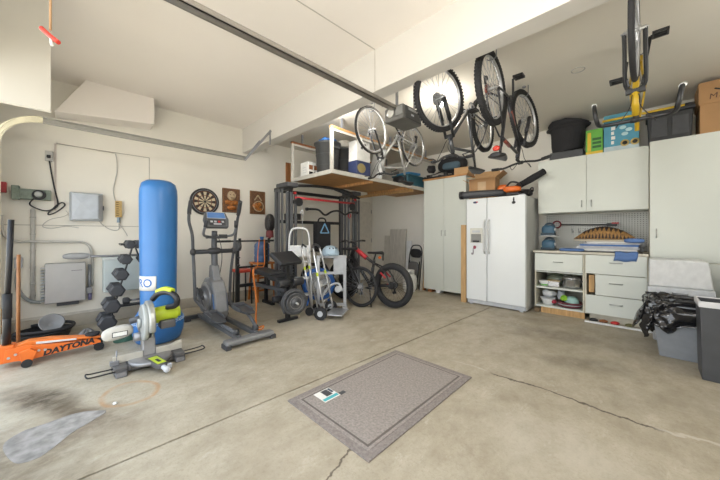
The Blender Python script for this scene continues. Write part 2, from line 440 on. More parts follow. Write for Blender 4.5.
m = MB(); m.bb((W,-.122,1.50),(W+.014,-.104,2.34)); m.tube([(W+.008,-.113,2.33),(W+.008,-.10,2.35),(W+.008,0,2.345),(W+.008,.46,2.335)],.004,6)
tag(m.build('wire_channel', mat('pinkish_channel',(.5,.44,.40),.6)), 'thin surface wire channel running down from the outlet box on left wall', 'wire channel')
m = MB(); m.tube([(W+.01,.47,2.33),(W+.012,.485,2.22),(W+.012,.485,2.08),(W+.012,.47,1.98),(W+.012,.445,1.82),(W+.012,.46,1.70),(W+.012,.49,1.62)],.006,6,smooth_pts=5)
tag(m.build('hanging_wire', M_pvc), 'thin grey wire hanging down to the narrow tan wall strip', 'wire')

# plastic wall cabinet
t = thing('wall_cabinet', 'pale blue grey plastic wall box with faceted lid beside tan strip', 'wall box', (W,.17,1.56))
m = MB().bb((W,.02,1.375),(W+.07,.325,1.735)); m.build('back_shell', mat('box_grey',(.34,.38,.43),.4), t, world=True, bevel=.02, seg=3)
m = MB(); y0,y1,z0,z1 = .012,.332,1.37,1.742; x0,x1 = W+.07, W+.155
m.add([(x0,y0,z0),(x0,y1,z0),(x0,y1,z1),(x0,y0,z1),(x1-.03,y0+.02,z0+.01),(x1,y1-.05,z0+.03),(x1,y1-.05,z1-.03),(x1-.03,y0+.02,z1-.01),(x1,y0+.10,(z0+z1)/2+.05)],
      [(0,1,5,4),(1,2,6,5),(2,3,7,6),(3,0,4,7),(4,5,8),(5,6,8),(6,7,8),(7,4,8)])
m.build('lid', mat('box_lid_grey',(.46,.50,.55),.38), t, world=True, bevel=.012, seg=3)
m = MB().bb((W+.05,.332,1.52),(W+.09,.342,1.58)); m.build('latch', M_dgrey, t, world=True, bevel=.003)
t = thing('wall_strip', 'narrow tan strip with pale slots fixed upright on left wall', 'wall strip', (W,.5,1.54))
MB().bb((W,.465,1.435),(W+.05,.535,1.665)).build('body', mat('tan_wood',(.48,.33,.12),.55,var=.2,scale=20), t, world=True, bevel=.004)
m = MB()
for k in range(7): m.bb((W+.05,.472,1.455+k*.03),(W+.053,.50,1.468+k*.03))
m.build('slot_row', mat('slot_dark',(.16,.10,.04),.7), t, world=True)
MB().cyl((W+.03,.50,1.435),(W+.03,.50,1.36),.018).build('cord_grip', mat('blue_grey_grip',(.28,.36,.44),.5), t, world=True)
m = MB()
m.tube([(W+.03,.30,1.375),(W+.02,.33,1.33),(W+.015,.40,1.27),(W+.012,.47,1.25),(W+.015,.51,1.28),(W+.03,.50,1.345)],.005,6,smooth_pts=5)
m.tube([(W+.03,.50,1.355),(W+.02,.54,1.29),(W+.015,.58,1.22),(W+.012,.60,1.17)],.005,6,smooth_pts=4)
tag(m.build('loose_cable', M_pvc), 'loose pale cable looping below the pale blue grey wall box', 'cable')  # simply a loose wall cable, no extension cord
m = MB(); m.tube([(W+.01,-.02,1.50),(W+.01,.0,1.46),(W+.01,-.05,1.42),(W+.01,-.16,1.38),(W+.01,-.22,1.30),(W+.01,-.15,1.27),(W+.01,-.02,1.30),(W+.01,.1,1.28)],.004,6,smooth_pts=5)
tag(m.build('draped_cable', M_pvc), 'thin pale cord draped on wall below the coiled black cable', 'cord')

# conduits
m = MB(); m.tube([(W+.022,-.30,1.50),(W+.022,-.30,.36)],.021,10)
for z in (1.4,1.2,1.0,.8,.6,.45): m.torus((W+.022,-.30,z),(0,0,1),.021,.006,14,6)
tag(m.build('conduit', M_pvc), 'straight vertical grey conduit with clamps left of the grey electric box', 'conduit')
m = MB(); m.tube([(W+.06,-.535,1.42),(W+.06,-.53,1.25),(W+.06,-.50,1.16),(W+.062,-.42,1.115),(W+.062,-.3,1.11),(W+.06,.0,1.10),(W+.03,.13,1.09),(W+.03,.19,1.05),(W+.03,.22,.97),(W+.02,.23,.85),(W+.03,.23,.52)],.0145,9,smooth_pts=4)
tag(m.build('bent_conduit', M_pvc), 'long bent conduit sweeping along left wall and down beside grey electric box', 'conduit')
t = thing('flexible_conduit', 'grey flexible hose conduit curving from wall fitting to grey electric box', 'conduit', (W,-.42,.7))
m = MB(); m.tube([(W+.06,-.41,.80),(W+.06,-.42,.68),(W+.06,-.41,.55),(W+.055,-.36,.44),(W+.05,-.30,.385),(W+.05,-.23,.365)],.019,10,smooth_pts=5)
m.build('hose', mat('hose_grey',(.27,.29,.29),.5), t, world=True)
m = MB(); m.bb((W,-.44,.80),(W+.09,-.38,.90)); m.sph((W+.06,-.41,.91),(.03,.035,.03)); m.build('fitting', M_lgrey, t, world=True, bevel=.005)

# grey electric box and pale box beside it
t = thing('electric_box', 'flat silver grey electric box mounted low on left wall with finned side', 'electric box', (W,-.02,.6))
MB().bb((W,-.20,.345),(W+.13,.165,.835)).build('housing', mat('inverter_grey',(.40,.40,.40),.35,.3,var=.03), t, world=True, bevel=.008)
MB().bb((W+.13,-.195,.35),(W+.142,.16,.83)).build('front_cover', mat('inverter_cover',(.44,.44,.44),.32,.35,var=.03), t, world=True, bevel=.004)
m = MB()
for k in range(12): m.bb((W,-.235,.37+k*.037),(W+.11,-.20,.378+k*.037))
m.build('cooling_fins', M_lgrey, t, world=True)
m = MB().bb((W+.142,.03,.735),(W+.1435,.13,.741)); m.build('nameplate', M_dgrey, t, world=True)
m = MB(); m.cyl((W+.07,.20,.345),(W+.07,.20,.80),.016); m.bb((W+.03,.165,.42),(W+.10,.225,.50)); m.build('cable_gland', M_mgrey, t, world=True)
MB().cyl((W+.07,.205,.42),(W+.07,.205,.33),.02).build('plug', mat('violet_plug',(.16,.15,.28),.5), t, world=True)
MB().bb((W+.02,-.1,.30),(W+.10,.1,.345)).build('connector_row', M_dgrey, t, world=True, bevel=.005)
t = thing('pale_box', 'pale blue white plastic bin mounted behind black dumbbell rack on left wall', 'box', (W,.55,.6))
MB().bb((W,.33,.42),(W+.20,.80,.875)).build('body', mat('pale_blue_plastic',(.50,.57,.58),.4,var=.05), t, world=True, bevel=.012)
MB().bb((W,.32,.855),(W+.215,.81,.885)).build('rim', mat('pale_rim',(.60,.65,.65),.4), t, world=True, bevel=.006)
t = thing('grey_pole', 'grey pole with padded end lying level on the boxes along left wall', 'pole', (W+.17,.2,.93))
m = MB(); m.tube([(W+.17,.05,.91),(W+.17,.40,.905),(W+.17,.80,.903)],.016,10); m.build('shaft', M_mgrey, t, world=True)
m = MB(); m.sph((W+.17,.08,.92),(.045,.13,.042),p=.8); m.build('padded_end', mat('pole_pad',(.33,.34,.35),.6), t, world=True)
MB().bb((W+.145,.18,.885),(W+.195,.20,.945)).build('collar', M_lgrey, t, world=True, bevel=.004)
m = MB().bb((XL+.001,YF+.002,1.68),(XL+.06,YF+.06,1.80)); tag(m.build('red_tag', mat('red_cover',(.42,.05,.06),.5), bevel=.005), 'small red block at the far left edge of the wall', 'block')
# dartboard and carved plaques
t = thing('dartboard', 'round black and cream dartboard hanging on wall behind elliptical console', 'dartboard', (W,1.62,1.745))
Mx = frame((W,1.62,1.745),(0,1,0),(0,0,1))
m = MB().lathe([(.226,0),(.226,.03),(.215,.036),(0,.036)], n=40); m2 = MB(); m2.add(m.v, m.f, False, Mx); m2.build('board', M_black, t, world=True)
def sector(m, r0, r1, a0, a1, z, n=3):
    pts = [(r0*math.cos(a0+(a1-a0)*i/n), r0*math.sin(a0+(a1-a0)*i/n)) for i in range(n+1)]+[(r1*math.cos(a1-(a1-a0)*i/n), r1*math.sin(a1-(a1-a0)*i/n)) for i in range(n+1)]
    m.prism(pts, .036, z, Mx)
ml, md, mg = MB(), MB(), MB()
for k in range(20):
    a0 = 2*PI*(k-.5)/20; a1 = a0+2*PI/20
    sector(ml if k%2 else md, .02,.10,a0,a1,.0375); sector(ml if k%2 else md,.112,.165,a0,a1,.0375)
    sector(mg, .100,.112,a0,a1,.038); sector(mg,.165,.176,a0,a1,.038)
ml.build('light_segments', mat('sisal_cream',(.62,.53,.36),.8), t, world=True); md.build('dark_segments', mat('sisal_dark',(.05,.035,.03),.8), t, world=True)
mg.build('score_rings', mat('sisal_brown',(.16,.06,.04),.8), t, world=True)
m = MB().torus((W+.038,1.62,1.745),(1,0,0),.195,.004,40,6); m.build('number_ring', M_mgrey, t, world=True)
def plaque(y, z, w, h, label, kind):
    t = thing('carved_plaque', label, 'plaque', (W,y,z), 0, 'carved wooden plaques on the left wall')
    mw = mat('carved_wood',(.15,.065,.025),.5,var=.5,scale=40,bump=.6,bscale=50)
    MB().bb((W,y-w/2,z-h/2),(W+.025,y+w/2,z+h/2)).build('board', mw, t, world=True, bevel=.006)
    m = MB()
    for a, b in (((-1,-1),(1,-1)),((1,-1),(1,1)),((1,1),(-1,1)),((-1,1),(-1,-1))):
        m.beam((W+.028,y+a[0]*(w/2-.012),z+a[1]*(h/2-.012)),(W+.028,y+b[0]*(w/2-.012),z+b[1]*(h/2-.012)),.018,.018,up=(1,0,0))
    m.build('carved_border', mat('carved_border_wood',(.20,.09,.03),.5,var=.4,scale=40), t, world=True, bevel=.004)
    mo = mat('copper_carving',(.42,.15,.03),.4,.2,var=.4,scale=35); mp = mat('pale_carving',(.48,.36,.22),.5,var=.3,scale=40)
    if kind == 0:
        m = MB(); m.sph((W+.03,y,z+.085),(.03,.075,.085)); m.torus((W+.045,y+.01,z+.09),(1,0,0),.05,.012,20,6); m.build('face', mp, t, world=True)
        m = MB(); m.sph((W+.03,y-.06,z-.035),(.025,.06,.04)); m.sph((W+.03,y+.06,z-.035),(.025,.06,.04)); m.sph((W+.03,y,z-.05),(.03,.04,.05)); m.sph((W+.03,y,z-.13),(.025,.08,.04)); m.build('figure', mo, t, world=True)
        for q in (-.025,.03): MB().sph((W+.05,y+q,z+.10),(.012,.014,.012)).build('eye', mw, t, world=True)
        MB().sph((W+.05,y,z+.045),(.01,.03,.01)).build('mouth', mw, t, world=True)
    else:
        m = MB(); m.beam((W+.035,y-.07,z+.04),(W+.035,y,z+.14),.02,.02,up=(1,0,0)); m.beam((W+.035,y+.07,z+.04),(W+.035,y,z+.14),.02,.02,up=(1,0,0)); m.build('peak', mp, t, world=True, bevel=.004)
        m = MB(); m.sph((W+.03,y-.03,z-.06),(.03,.075,.055)); m.sph((W+.035,y+.03,z-.03),(.03,.04,.04)); m.sph((W+.03,y+.03,z-.13),(.025,.06,.03)); m.build('mask', mo, t, world=True)
        m = MB(); m.torus((W+.04,y+.01,z-.07),(1,0,0),.095,.01,24,6); m.build('ring', mp, t, world=True)
plaque(2.06,1.80,.305,.43,'carved tiki plaque with pale round face, nearer the dartboard',0)
plaque(2.555,1.80,.30,.44,'carved plaque with pale pointed peak, farther from the dartboard',1)
m = MB().bb((XL,3.17,1.95),(XL+.03,3.32,2.68)); tag(m.build('wooden_board', mat('orange_brown_wood',(.33,.13,.04),.5,var=.3,scale=6,stretch=(6,6,.6))), 'upright reddish brown board on wall left of the loft boxes', 'board')
t = MB(); t.bb((XL,2.62,2.80),(XL+.03,2.80,2.995)); t.bb((XL,2.62,2.95),(XL+.22,2.80,2.995)); t.prism([(0,0),(.2,0),(0,-.16)],-.02,.02,frame((XL+.03,2.71,2.95),(1,0,0),(0,0,1)))
tag(t.build('wall_bracket', M_wall, bevel=.004), 'white painted bracket under rear ceiling behind the beam', 'bracket')

# ------------------------------------------------------------------ floor jack
t = thing('floor_jack', 'low orange floor jack with black lettering and upright black handle', 'floor jack', (-4.10,-.06,0))
mj = M_orange
for sx in (-1,1):
    m = MB(); m.prism([(-.34,.07),(-.33,.17),(-.22,.185),(-.10,.165),(.10,.135),(.26,.125),(.30,.10),(.30,.075),(.0,.062),(-.2,.045)],-.006,.006, frame((sx*.085,0,0),(0,1,0),(0,0,1)))
    m.build('side_plate', mj, t, bevel=.003)
m = MB(); m.bb((-.079,-.30,.06),(.079,-.16,.10)); m.bb((-.079,.10,.075),(.079,.16,.11)); m.prism([(-.33,.165),(-.2,.21),(-.05,.2),(.2,.15),(.3,.135),(.3,.12),(-.05,.165),(-.3,.14)],-.05,.05,frame((0,0,0),(0,1,0),(0,0,1)))
m.build('lift_arm', mat('orange_arm',(.78,.20,.03),.38), t, bevel=.004)
m = MB(); m.lathe([(.05,0),(.055,.012),(.06,.03),(.045,.034),(0,.034)],(0,.24,.14)); m.build('saddle', M_rub, t)
for sx in (-1,1):
    m = MB(); m.cyl((sx*.10,.285,.04),(sx*.065,.285,.04),.04,n=20); m.cyl((sx*.104,.285,.04),(sx*.06,.285,.04),.014); m.build('front_wheel', M_blkmet, t)
    m = MB(); m.cyl((sx*.155,-.20,.035),(sx*.125,-.20,.035),.035,n=20); m.build('caster', M_blkmet, t)
    m = MB(); m.prism([(-.03,0),(.03,0),(.06,.08),(.02,.12),(-.05,.1)],-.022,.022,frame((sx*.115,-.20,.04),(0,1,0),(0,0,1))); m.build('caster_fork', mj, t, bevel=.003)
m = MB()
for y, z in ((-.27,.12),(-.13,.12),(-.09,.115),(-.31,.10)):
    MB().cyl((.091,y,z),(.099,y,z),.011,n=6).build('bolt', M_silver, t)
m = MB(); m.bb((-.07,-.37,.05),(.07,-.28,.20)); m.build('handle_socket', mj, t, bevel=.008)
m = MB(); m.cyl((0,-.33,.19),(.01,-.325,.60),.027); m.cyl((0.01,-.325,.58),(.03,-.30,1.33),.02); m.build('handle', M_black, t)
m = MB(); m.cyl((.01,-.325,.44),(.012,-.324,.66),.03); m.build('handle_sleeve', M_rub, t)
vs, fs = text_mesh('DAYTONA', .072, .001, .25, .0035, 1.0)
m = MB(); m.add(vs, fs, False, frame((.0925,.07,.0985),V((0,1,.09)),V((0,-.09,1)))); m.build('lettering', M_black, t)
m = MB(); m.bb((.051,-.14,.175),(.0535,.10,.188)); 
m = MB(); m.add([(.0515,-.15,.17),(.0515,.12,.143),(.0515,.12,.158),(.0515,-.15,.192)],[(0,1,2,3)]); m.build('label_strip', M_paper, t, solid=.001)

m = MB(); m.tube([(-4.30,-.338,0.01),(-4.34,-.338,1.0)],.014,10); tag(m.build('broom_handle', mat('varnished_wood',(.30,.13,.045),.4,var=.2,scale=6)), 'plain brown wooden pole standing behind the black jack handle', 'pole')
t = thing('drain_pan', 'black round pan on the floor behind the orange jack', 'pan', (-4.86,-.20,0))
MB().lathe([(.17,0),(.21,.02),(.245,.10),(.255,.105),(.24,.11),(.205,.03),(0,.025)]).build('pan', M_black, t)
m = MB(); m.lathe([(.02,0),(.025,.05),(.10,.12),(.105,.125),(.095,.125),(.02,.06)],(-4.84,-.14,.135),(.75,.1,.55)); tag(m.build('grey_funnel', mat('funnel_grey',(.2,.2,.2),.5)), 'grey plastic funnel lying in the black round pan', 'funnel')
m = MB(); m.tube([(-4.76,-.40,.13),(-4.70,-.30,.13),(-4.66,-.16,.13),(-4.70,.0,.13),(-4.86,.05,.13),(-5.02,-.0,.13),(-5.09,-.15,.13),(-5.06,-.3,.13)],.018,8,smooth_pts=5)
tag(m.build('black_hose', M_rub), 'black hose draped over the rim of the round pan', 'hose')
rnd = random.Random(3)
def crump(cx, cy, rx, ry, h, seed):
    r = random.Random(seed); ph = [r.uniform(0,6.3) for _ in range(6)]
    def fn(u, v):
        a = u*2*PI; q = v
        x = cx+rx*q*math.cos(a)*(1+.12*math.sin(3*a+ph[0])); y = cy+ry*q*math.sin(a)*(1+.1*math.sin(4*a+ph[1]))
        z = h*(1-q*q)*(.75+.25*math.sin(5*a+ph[2]+q*4))+.02*h*math.sin(9*a+q*11)+.004
        return (x,y,max(.003,z))
    return MB().grid(fn, 36, 8)
tag(crump(-4.62,.15,.20,.10,.10,2).build('grey_tarp', mat('grey_tarp',(.22,.22,.22),.6,var=.3,scale=14,bump=.5,bscale=20)), 'crumpled grey tarp on floor between round pan and dumbbell rack', 'tarp')
tag(crump(-4.22,.47,.13,.13,.09,5).build('green_tool_bag', mat('dark_green_cloth',(.03,.09,.06),.7,bump=.4,bscale=25)), 'small dark green bag on floor in front of the dumbbell rack', 'bag')
t = thing('paint_can', 'small white can with red band on floor at the far left', 'can', (-4.52,-.50,0))
MB().cyl((0,0,0),(0,0,.19),.075,n=24).build('body', M_white, t); MB().lathe([(.078,.185),(.078,.197),(.066,.199),(0,.19)]).build('lid', M_silver, t); MB().cyl((0,0,.05),(0,0,.10),.0765,n=24).build('band', M_red, t)
m = MB().bb((-5.2,-.54,0),(-5.1,-.46,.35)); tag(m.build('wooden_block', M_wood, bevel=.004), 'pale wooden block standing by left wall behind the white can', 'wood block')

# ------------------------------------------------------------------ dumbbell rack
RX0 = -4.62
t = thing('dumbbell_rack', 'black A-frame dumbbell rack standing left of the blue punching bag', 'rack', (RX0,.6,0))
ap = V((RX0,.585,1.09)); fa = V((RX0,.33,.03)); fb = V((RX0,.90,.03))
for nm, ft in (('leg',fa),('leg',fb)):
    m = MB()
    d = (ap-ft)
    m.beam(ft, ap, .075,.012, up=(0,1,0))
    m.build('leg', M_blkmet, t, world=True, bevel=.003)
m = MB(); m.bb((RX0-.11,.45,1.06),(RX0+.11,.56,1.085)); m.bb((RX0-.11,.61,1.06),(RX0+.11,.72,1.085)); m.beam((RX0,.5,1.07),(RX0,.67,1.11),.2,.02); m.build('top_bracket', M_blkmet, t, world=True, bevel=.004)
for q in (.29,.86): MB().bb((RX0-.16,q,0),(RX0+.16,q+.08,.03)).build('foot', M_blkmet, t, world=True, bevel=.003)
MB().bb((RX0-.04,.41,.305),(RX0+.07,.82,.325)).build('cross_plate', M_blkmet, t, world=True, bevel=.003)
M_hex = mat('hex_rubber', (.045,.047,.052), .55, bump=.15, bscale=70); M_hexh = mat('hex_handle', (.2,.2,.21), .35, .7)
def dumbbell(c, axis, R, L, label, flat=0.0):
    c = V(c); a = V(axis).normalized()
    t = thing('dumbbell', label, 'dumbbell', c, 0, 'black hex dumbbells')
    m = MB(); m.cyl(-a*L*.28, a*L*.28, R*.27, n=12); m.build('handle', M_hexh, t)
    for s in (-1,1):
        m = MB(); hh = L*.25
        u = V((0,0,1)) if abs(a.z) < .9 else V((1,0,0)); w_ = a.cross(u).normalized(); u = w_.cross(a)
        def ring(r, z): return [c0 for c0 in ((a*z + (w_*math.cos(k*PI/3+flat)+u*math.sin(k*PI/3+flat))*r) for k in range(6))]
        rs = [ring(R*.72, s*L*.25), ring(R, s*(L*.25+hh*.22)), ring(R, s*(L*.25+hh*.8)), ring(R*.75, s*(L*.25+hh))]
        vs = [p for r in rs for p in r]
        m.add(vs, [(q*6+i, q*6+(i+1)%6, q*6+6+(i+1)%6, q*6+6+i) for q in range(3) for i in range(6)]+[(0,1,2,3,4,5),(18,19,20,21,22,23)])
        m.build('hex_head', M_hex, t, bevel=.004)
ords = ['lowest','second from bottom','third from bottom','third from top','second from top','topmost']
for side, ft in (('left',fa),('right',fb)):
    for k in range(6):
        q = .055+k*.172
        p = ft.lerp(ap, q); R = [.093,.088,.082,.075,.066,.058][k]; L = [.36,.35,.33,.31,.28,.26][k]
        sy = -1 if side == 'left' else 1
        p = p + V((0, sy*.02, .07))
        dumbbell(p, (1,0,0), R, L, f'{ords[k]} hex dumbbell on the {side} leg of the black A-frame rack')
        m = None
m = None
for side, ft in ((-1,fa),(1,fb)):
    for k in range(6):
        R = [.093,.088,.082,.075,.066,.058][k]
        p = ft.lerp(ap, .055+k*.172)+V((0,0,.07))
        cr = MB(); cr.bb((p.x-.035,p.y-.03 if side>0 else p.y-.05,p.z-R*.27-.012),(p.x+.035,p.y+.05 if side>0 else p.y+.03,p.z-R*.27-.001)); cr.build('cradle', M_blkmet, t, world=True)
dumbbell((RX0+.03,.61,.325+.045), (0,1,0), .047, .27, 'small dumbbell lying alone on the low cross plate of the rack')

# ------------------------------------------------------------------ punching bag
t = thing('punching_bag', 'tall blue freestanding punching bag on a round blue base', 'punching bag', (-3.93,.725,0))
M_bag = mat('blue_vinyl', (.035,.165,.43), .33, var=.06, scale=3, bump=.05, bscale=30)
M_bag2 = mat('blue_base', (.03,.145,.40), .42, var=.06, scale=3)
MB().lathe([(.15,.37),(.168,.40),(.172,.45),(.174,.7),(.180,1.2),(.182,1.62),(.178,1.70),(.162,1.765),(.12,1.797),(.05,1.809),(0,1.81)], n=40).build('bag', M_bag, t)
m = MB().lathe([(.17,0),(.21,.02),(.238,.10),(.246,.18),(.235,.26),(.19,.345),(.15,.38),(0,.38)], n=40); m.build('base', M_bag2, t)
m = MB()
for k in range(48):
    a = 2*PI*k/48; m.torus((.241*math.cos(a),.241*math.sin(a),.235+.008*(k%2)),(math.cos(a),math.sin(a),.3),.015,.0045,8,5)
m.build('seam_chain', mat('pale_blue_cord',(.35,.48,.68),.5), t)
MB().torus((0,0,.375),(0,0,1),.163,.012,36,8).build('neck_band', mat('dark_blue',(.02,.07,.22),.5), t)
# white label wrapped round the bag, the P of PRO turning out of sight
ac = math.atan2(-.725,3.93)
def onbag(x, y, r=.1755): a = ac - .98 + x/r; return (r*math.cos(a), r*math.sin(a), .665+y)
m = MB(); m.grid(lambda u,v: onbag((u-.5)*.30,(v-.5)*.155), 20, 2); m.build('label', M_paper, t, solid=.002)
vs, fs = text_mesh('PRO', .125, 0, 0, .002)
m = MB()
b2 = bmesh.new(); vv = [b2.verts.new(p) for p in vs]
for q in fs:
    try: b2.faces.new([vv[i] for i in q])
    except ValueError: pass
bmesh.ops.subdivide_edges(b2, edges=[e for e in b2.edges if e.calc_length() > .02], cuts=3, use_grid_fill=True); bmesh.ops.triangulate(b2, faces=b2.faces)
b2.verts.index_update()
m.add([onbag(v.co.x-.005, v.co.y, .1775) for v in b2.verts], [tuple(v.index for v in q.verts) for q in b2.faces]); b2.free()
m.build('lettering', M_blue, t)
m = MB(); m.grid(lambda u,v: onbag((u-.5)*.31,(v-.5)*.165,.1745), 20, 2); m.build('label_border', mat('label_blue',(.05,.2,.5),.4), t, solid=.001)

# ------------------------------------------------------------------ mitre saw
t = thing('mitre_saw', 'lime and grey mitre saw with wire side handles on floor by blue bag', 'saw', (-3.19,.53,0))
M_sg = mat('saw_grey', (.12,.12,.125), .4, .4); M_cast = mat('cast_aluminium', (.30,.30,.31), .42, .6, bump=.1, bscale=60)
m = MB()
for s in (-1,1):
    m.prism([(-.14,0),(.02,0),(.05,.015),(.05,.075),(-.14,.075)],-.045,.045,frame((0,s*.215,0),(1,0,0),(0,0,1)))
    m.bb((-.12,s*.14,.02),(.04,s*.17,.07)); m.prism([(-.17,0),(-.11,0),(-.1,.03),(-.16,.03)],-.05,.05,frame((0,s*.215,0),(1,0,0),(0,0,1))); m.prism([(.02,0),(.09,0),(.07,.04),(.02,.05)],-.04,.04,frame((0,s*.215,0),(1,0,0),(0,0,1)))
m.bb((-.14,-.17,.015),(.03,.17,.06)); m.build('base', M_sg, t, bevel=.008)
m = MB(); m.lathe([(.155,.055),(.16,.062),(.16,.082),(.155,.086),(0,.086)],(-.02,0,0),n=36); m.build('turntable', M_cast, t)
m = MB(); m.prism([(0,-.055),(.235,-.04),(.25,-.025),(.25,.025),(.235,.04),(0,.055)],.045,.088,frame((0,0,0),(1,.18,0),(-.18,1,0))); m.build('mitre_arm', M_sg, t, bevel=.006)
m = MB(); m.prism([(.03,-.034),(.23,-.032),(.23,.032),(.03,.034)],.0885,.091,frame((0,0,0),(1,.18,0),(-.18,1,0))); m.build('mitre_plate', M_lime, t, bevel=.001)
m = MB(); m.prism([(.11,-.012),(.19,-.012),(.19,.012),(.11,.012)],.0912,.0922,frame((0,0,0),(1,.18,0),(-.18,1,0))); m.build('plate_mark', M_black, t)
m = MB(); m.cyl((.245,.045,.06),(.31,.057,.055),.02,n=12); m.sph((.315,.058,.055),(.022,.026,.024)); m.bb((.21,.075,.03),(.25,.11,.07)); m.build('lock_knob', M_lgrey, t, bevel=.004)
m = MB(); m.bb((-.075,-.26,.078),(-.055,-.05,.14)); m.bb((-.075,.05,.078),(-.055,.26,.14)); m.prism([(.05,.078),(.26,.078),(.26,.165),(.2,.15),(.08,.115)],-.0,.012,frame((-.078,0,0),(0,1,0),(0,0,1))); m.build('fence', mat('fence_alu',(.6,.58,.52),.4,.5), t, bevel=.003)
for s in (-1,1):
    m = MB(); m.tube([(-.03,s*.255,.05),(-.03,s*.40,.055),(-.02,s*.43,.065),(.05,s*.43,.065),(.06,s*.40,.055),(.05,s*.255,.05)],.006,8,smooth_pts=3); m.build('wire_handle', M_blkmet, t)
m = MB(); m.cyl((-.06,-.235,.08),(-.06,-.235,.19),.006); m.bb((-.08,-.28,.075),(-.03,-.22,.105)); m.build('clamp_post', M_mgrey, t)
# pivoting head
m = MB(); m.prism([(-.17,.02),(-.08,.02),(-.07,.09),(-.10,.22),(-.16,.30),(-.21,.28),(-.20,.12)],-.05,.05,frame((0,0,0),(1,0,0),(0,0,1))); m.build('pivot_arm', M_cast, t, bevel=.01)
hc = V((-.06,.0,.36))
m = MB(); m.cyl(hc+V((0,-.004,0)), hc+V((0,.002,0)), .118, n=36); m.build('blade', M_chrome, t)
m = MB(); m.prism([(.15*math.cos(a),.15*math.sin(a)) for a in [-.35+i*(PI+.9)/22 for i in range(23)]]+[(-.06,-.05),(.03,-.045)], -.019,.019, frame(hc+V((0,-.005,0)),(1,0,0),(0,0,1))); m.build('upper_guard', mat('guard_silver',(.42,.43,.41),.35,.6), t, bevel=.012)
m = MB(); m.lathe([(.12,0),(.128,.008),(.125,.03),(.1,.034)],hc+V((0,-.050,0)),(0,1,0),n=36); m.cyl(hc+V((0,-.07,0)),hc+V((0,-.05,0)),.03); m.build('lower_guard', mat('clear_guard',(.38,.40,.39),.2,var=.02), t)
m = MB(); m.cyl(hc+V((-.02,.03,.03)), hc+V((-.02,.17,.04)), .058, n=20); m.cyl(hc+V((-.02,.17,.04)), hc+V((-.02,.19,.042)), .045, n=20); m.build('motor', M_lime, t, bevel=.006)
m = MB(); m.bb(hc+V((-.04,.055,-.06)), hc+V((.06,.15,.0))); m.build('motor_housing', M_sg, t, bevel=.012)
m = MB(); m.tube([hc+V((-.08,.03,.14)),hc+V((-.02,.06,.19)),hc+V((.06,.11,.20)),hc+V((.12,.14,.165)),hc+V((.10,.14,.11)),hc+V((.04,.10,.09))],.02,10,smooth_pts=5); m.build('handle', M_black, t)
m = MB(); m.tube([hc+V((-.04,.055,.197)),hc+V((.02,.09,.222)),hc+V((.08,.125,.212))],.021,10,smooth_pts=5); m.build('handle_top', M_lime, t)
m = MB(); m.sph(hc+V((-.14,-.20,-.03)),(.075,.125,.065),p=.75,R=RX(.12)); m.build('dust_bag', mat('dust_bag_cloth',(.50,.48,.43),.85,bump=.3,bscale=30), t)
m = MB(); m.box(hc+V((-.068,-.19,-.03)),(.004,.12,.05)); m.build('bag_logo_outline', M_black, t); m = MB(); m.box(hc+V((-.066,-.19,-.03)),(.004,.108,.038)); m.build('bag_logo', M_paper, t)
m = MB(); m.cyl(hc+V((-.10,-.10,0)),hc+V((-.07,-.02,.02)),.022); m.build('dust_port', M_dgrey, t)
m = MB(); m.cyl(hc+V((-.02,-.09,-.1)),hc+V((-.02,-.02,-.1)),.03); m.tube([hc+V((-.10,-.03,-.12)),hc+V((-.05,-.055,-.05)),hc+V((-.03,-.06,.02))],.01,8); m.build('guard_link', M_cast, t)

for o in list(t.children):
    if o.name.split('.')[0] in ('blade','upper_guard','lower_guard','motor','motor_housing','handle','handle_top','dust_port','guard_link'):
        for v in o.data.vertices: v.co = hc + (v.co-hc)*1.28 + V((0,0,.035))
    if o.name.split('.')[0] in ('dust_bag','bag_logo','bag_logo_outline'):
        for v in o.data.vertices: v.co = hc + (v.co-hc)*.9 + V((0,-.035,-.02))
# puddle and debris
pts = [atZ(x,y,0) for x,y in ((3,446),(22,432),(45,424),(78,413),(106,411),(92,421),(72,433),(52,449),(36,459),(14,463))]
pz = spline([V((p.x,p.y,0)) for p in pts], 5, True)
m = MB(); m.prism([(p.x,p.y) for p in pz], .0004, .0022)
tag(m.build('puddle', mat('wet_concrete',(.29,.28,.27),.14,var=.30,scale=16,spec=.8), None), 'shiny grey wet patch on concrete at lower left', 'puddle')
p = atZ(115,404,0)
m = MB(); m.sph((p.x,p.y,.006),(.02,.014,.006),8,6); tag(m.build('debris', M_paper), 'tiny pale scrap on concrete beside the rusty ring', 'scrap')
# ------------------------------------------------------------------ elliptical trainer
M_eg = mat('elliptical_grey', (.11,.115,.125), .42, .2); M_ed = mat('elliptical_dark', (.05,.052,.057), .5); M_em = mat('elliptical_shroud', (.20,.205,.215), .4, .15)
t = thing('elliptical_trainer', 'grey elliptical trainer with tall moving handlebars and blue screened console', 'exercise machine', (-3.80,1.40,0))
lx = lambda X: X+3.80
ly = lambda Y: Y-1.40
def E_(X,Y,Z): return V((X+3.80,Y-1.40,Z))
m = MB(); m.bb((.64,-.26,.03),(.76,.28,.085)); m.build('front_foot_bar', mat('foot_bar',(.22,.225,.23),.4,.3), t, bevel=.02, seg=3)
for y in (-.24,.26): MB().bb((.63,y-.03,0),(.77,y+.03,.05)).build('foot_pad', M_ed, t, bevel=.008)
m = MB(); m.bb((-.72,-.28,.02),(-.64,.28,.07)); m.build('rear_foot_bar', M_ed, t, bevel=.01)
for y in (-.25,.25): MB().bb((-.73,y-.04,0),(-.63,y+.04,.03)).build('foot_pad', M_ed, t, bevel=.006)
for y in (-.10,.10):
    m = MB(); m.beam((-.68,y,.06),(.68,y,.075),.05,.05); m.build('track_rail', M_eg, t, bevel=.006)
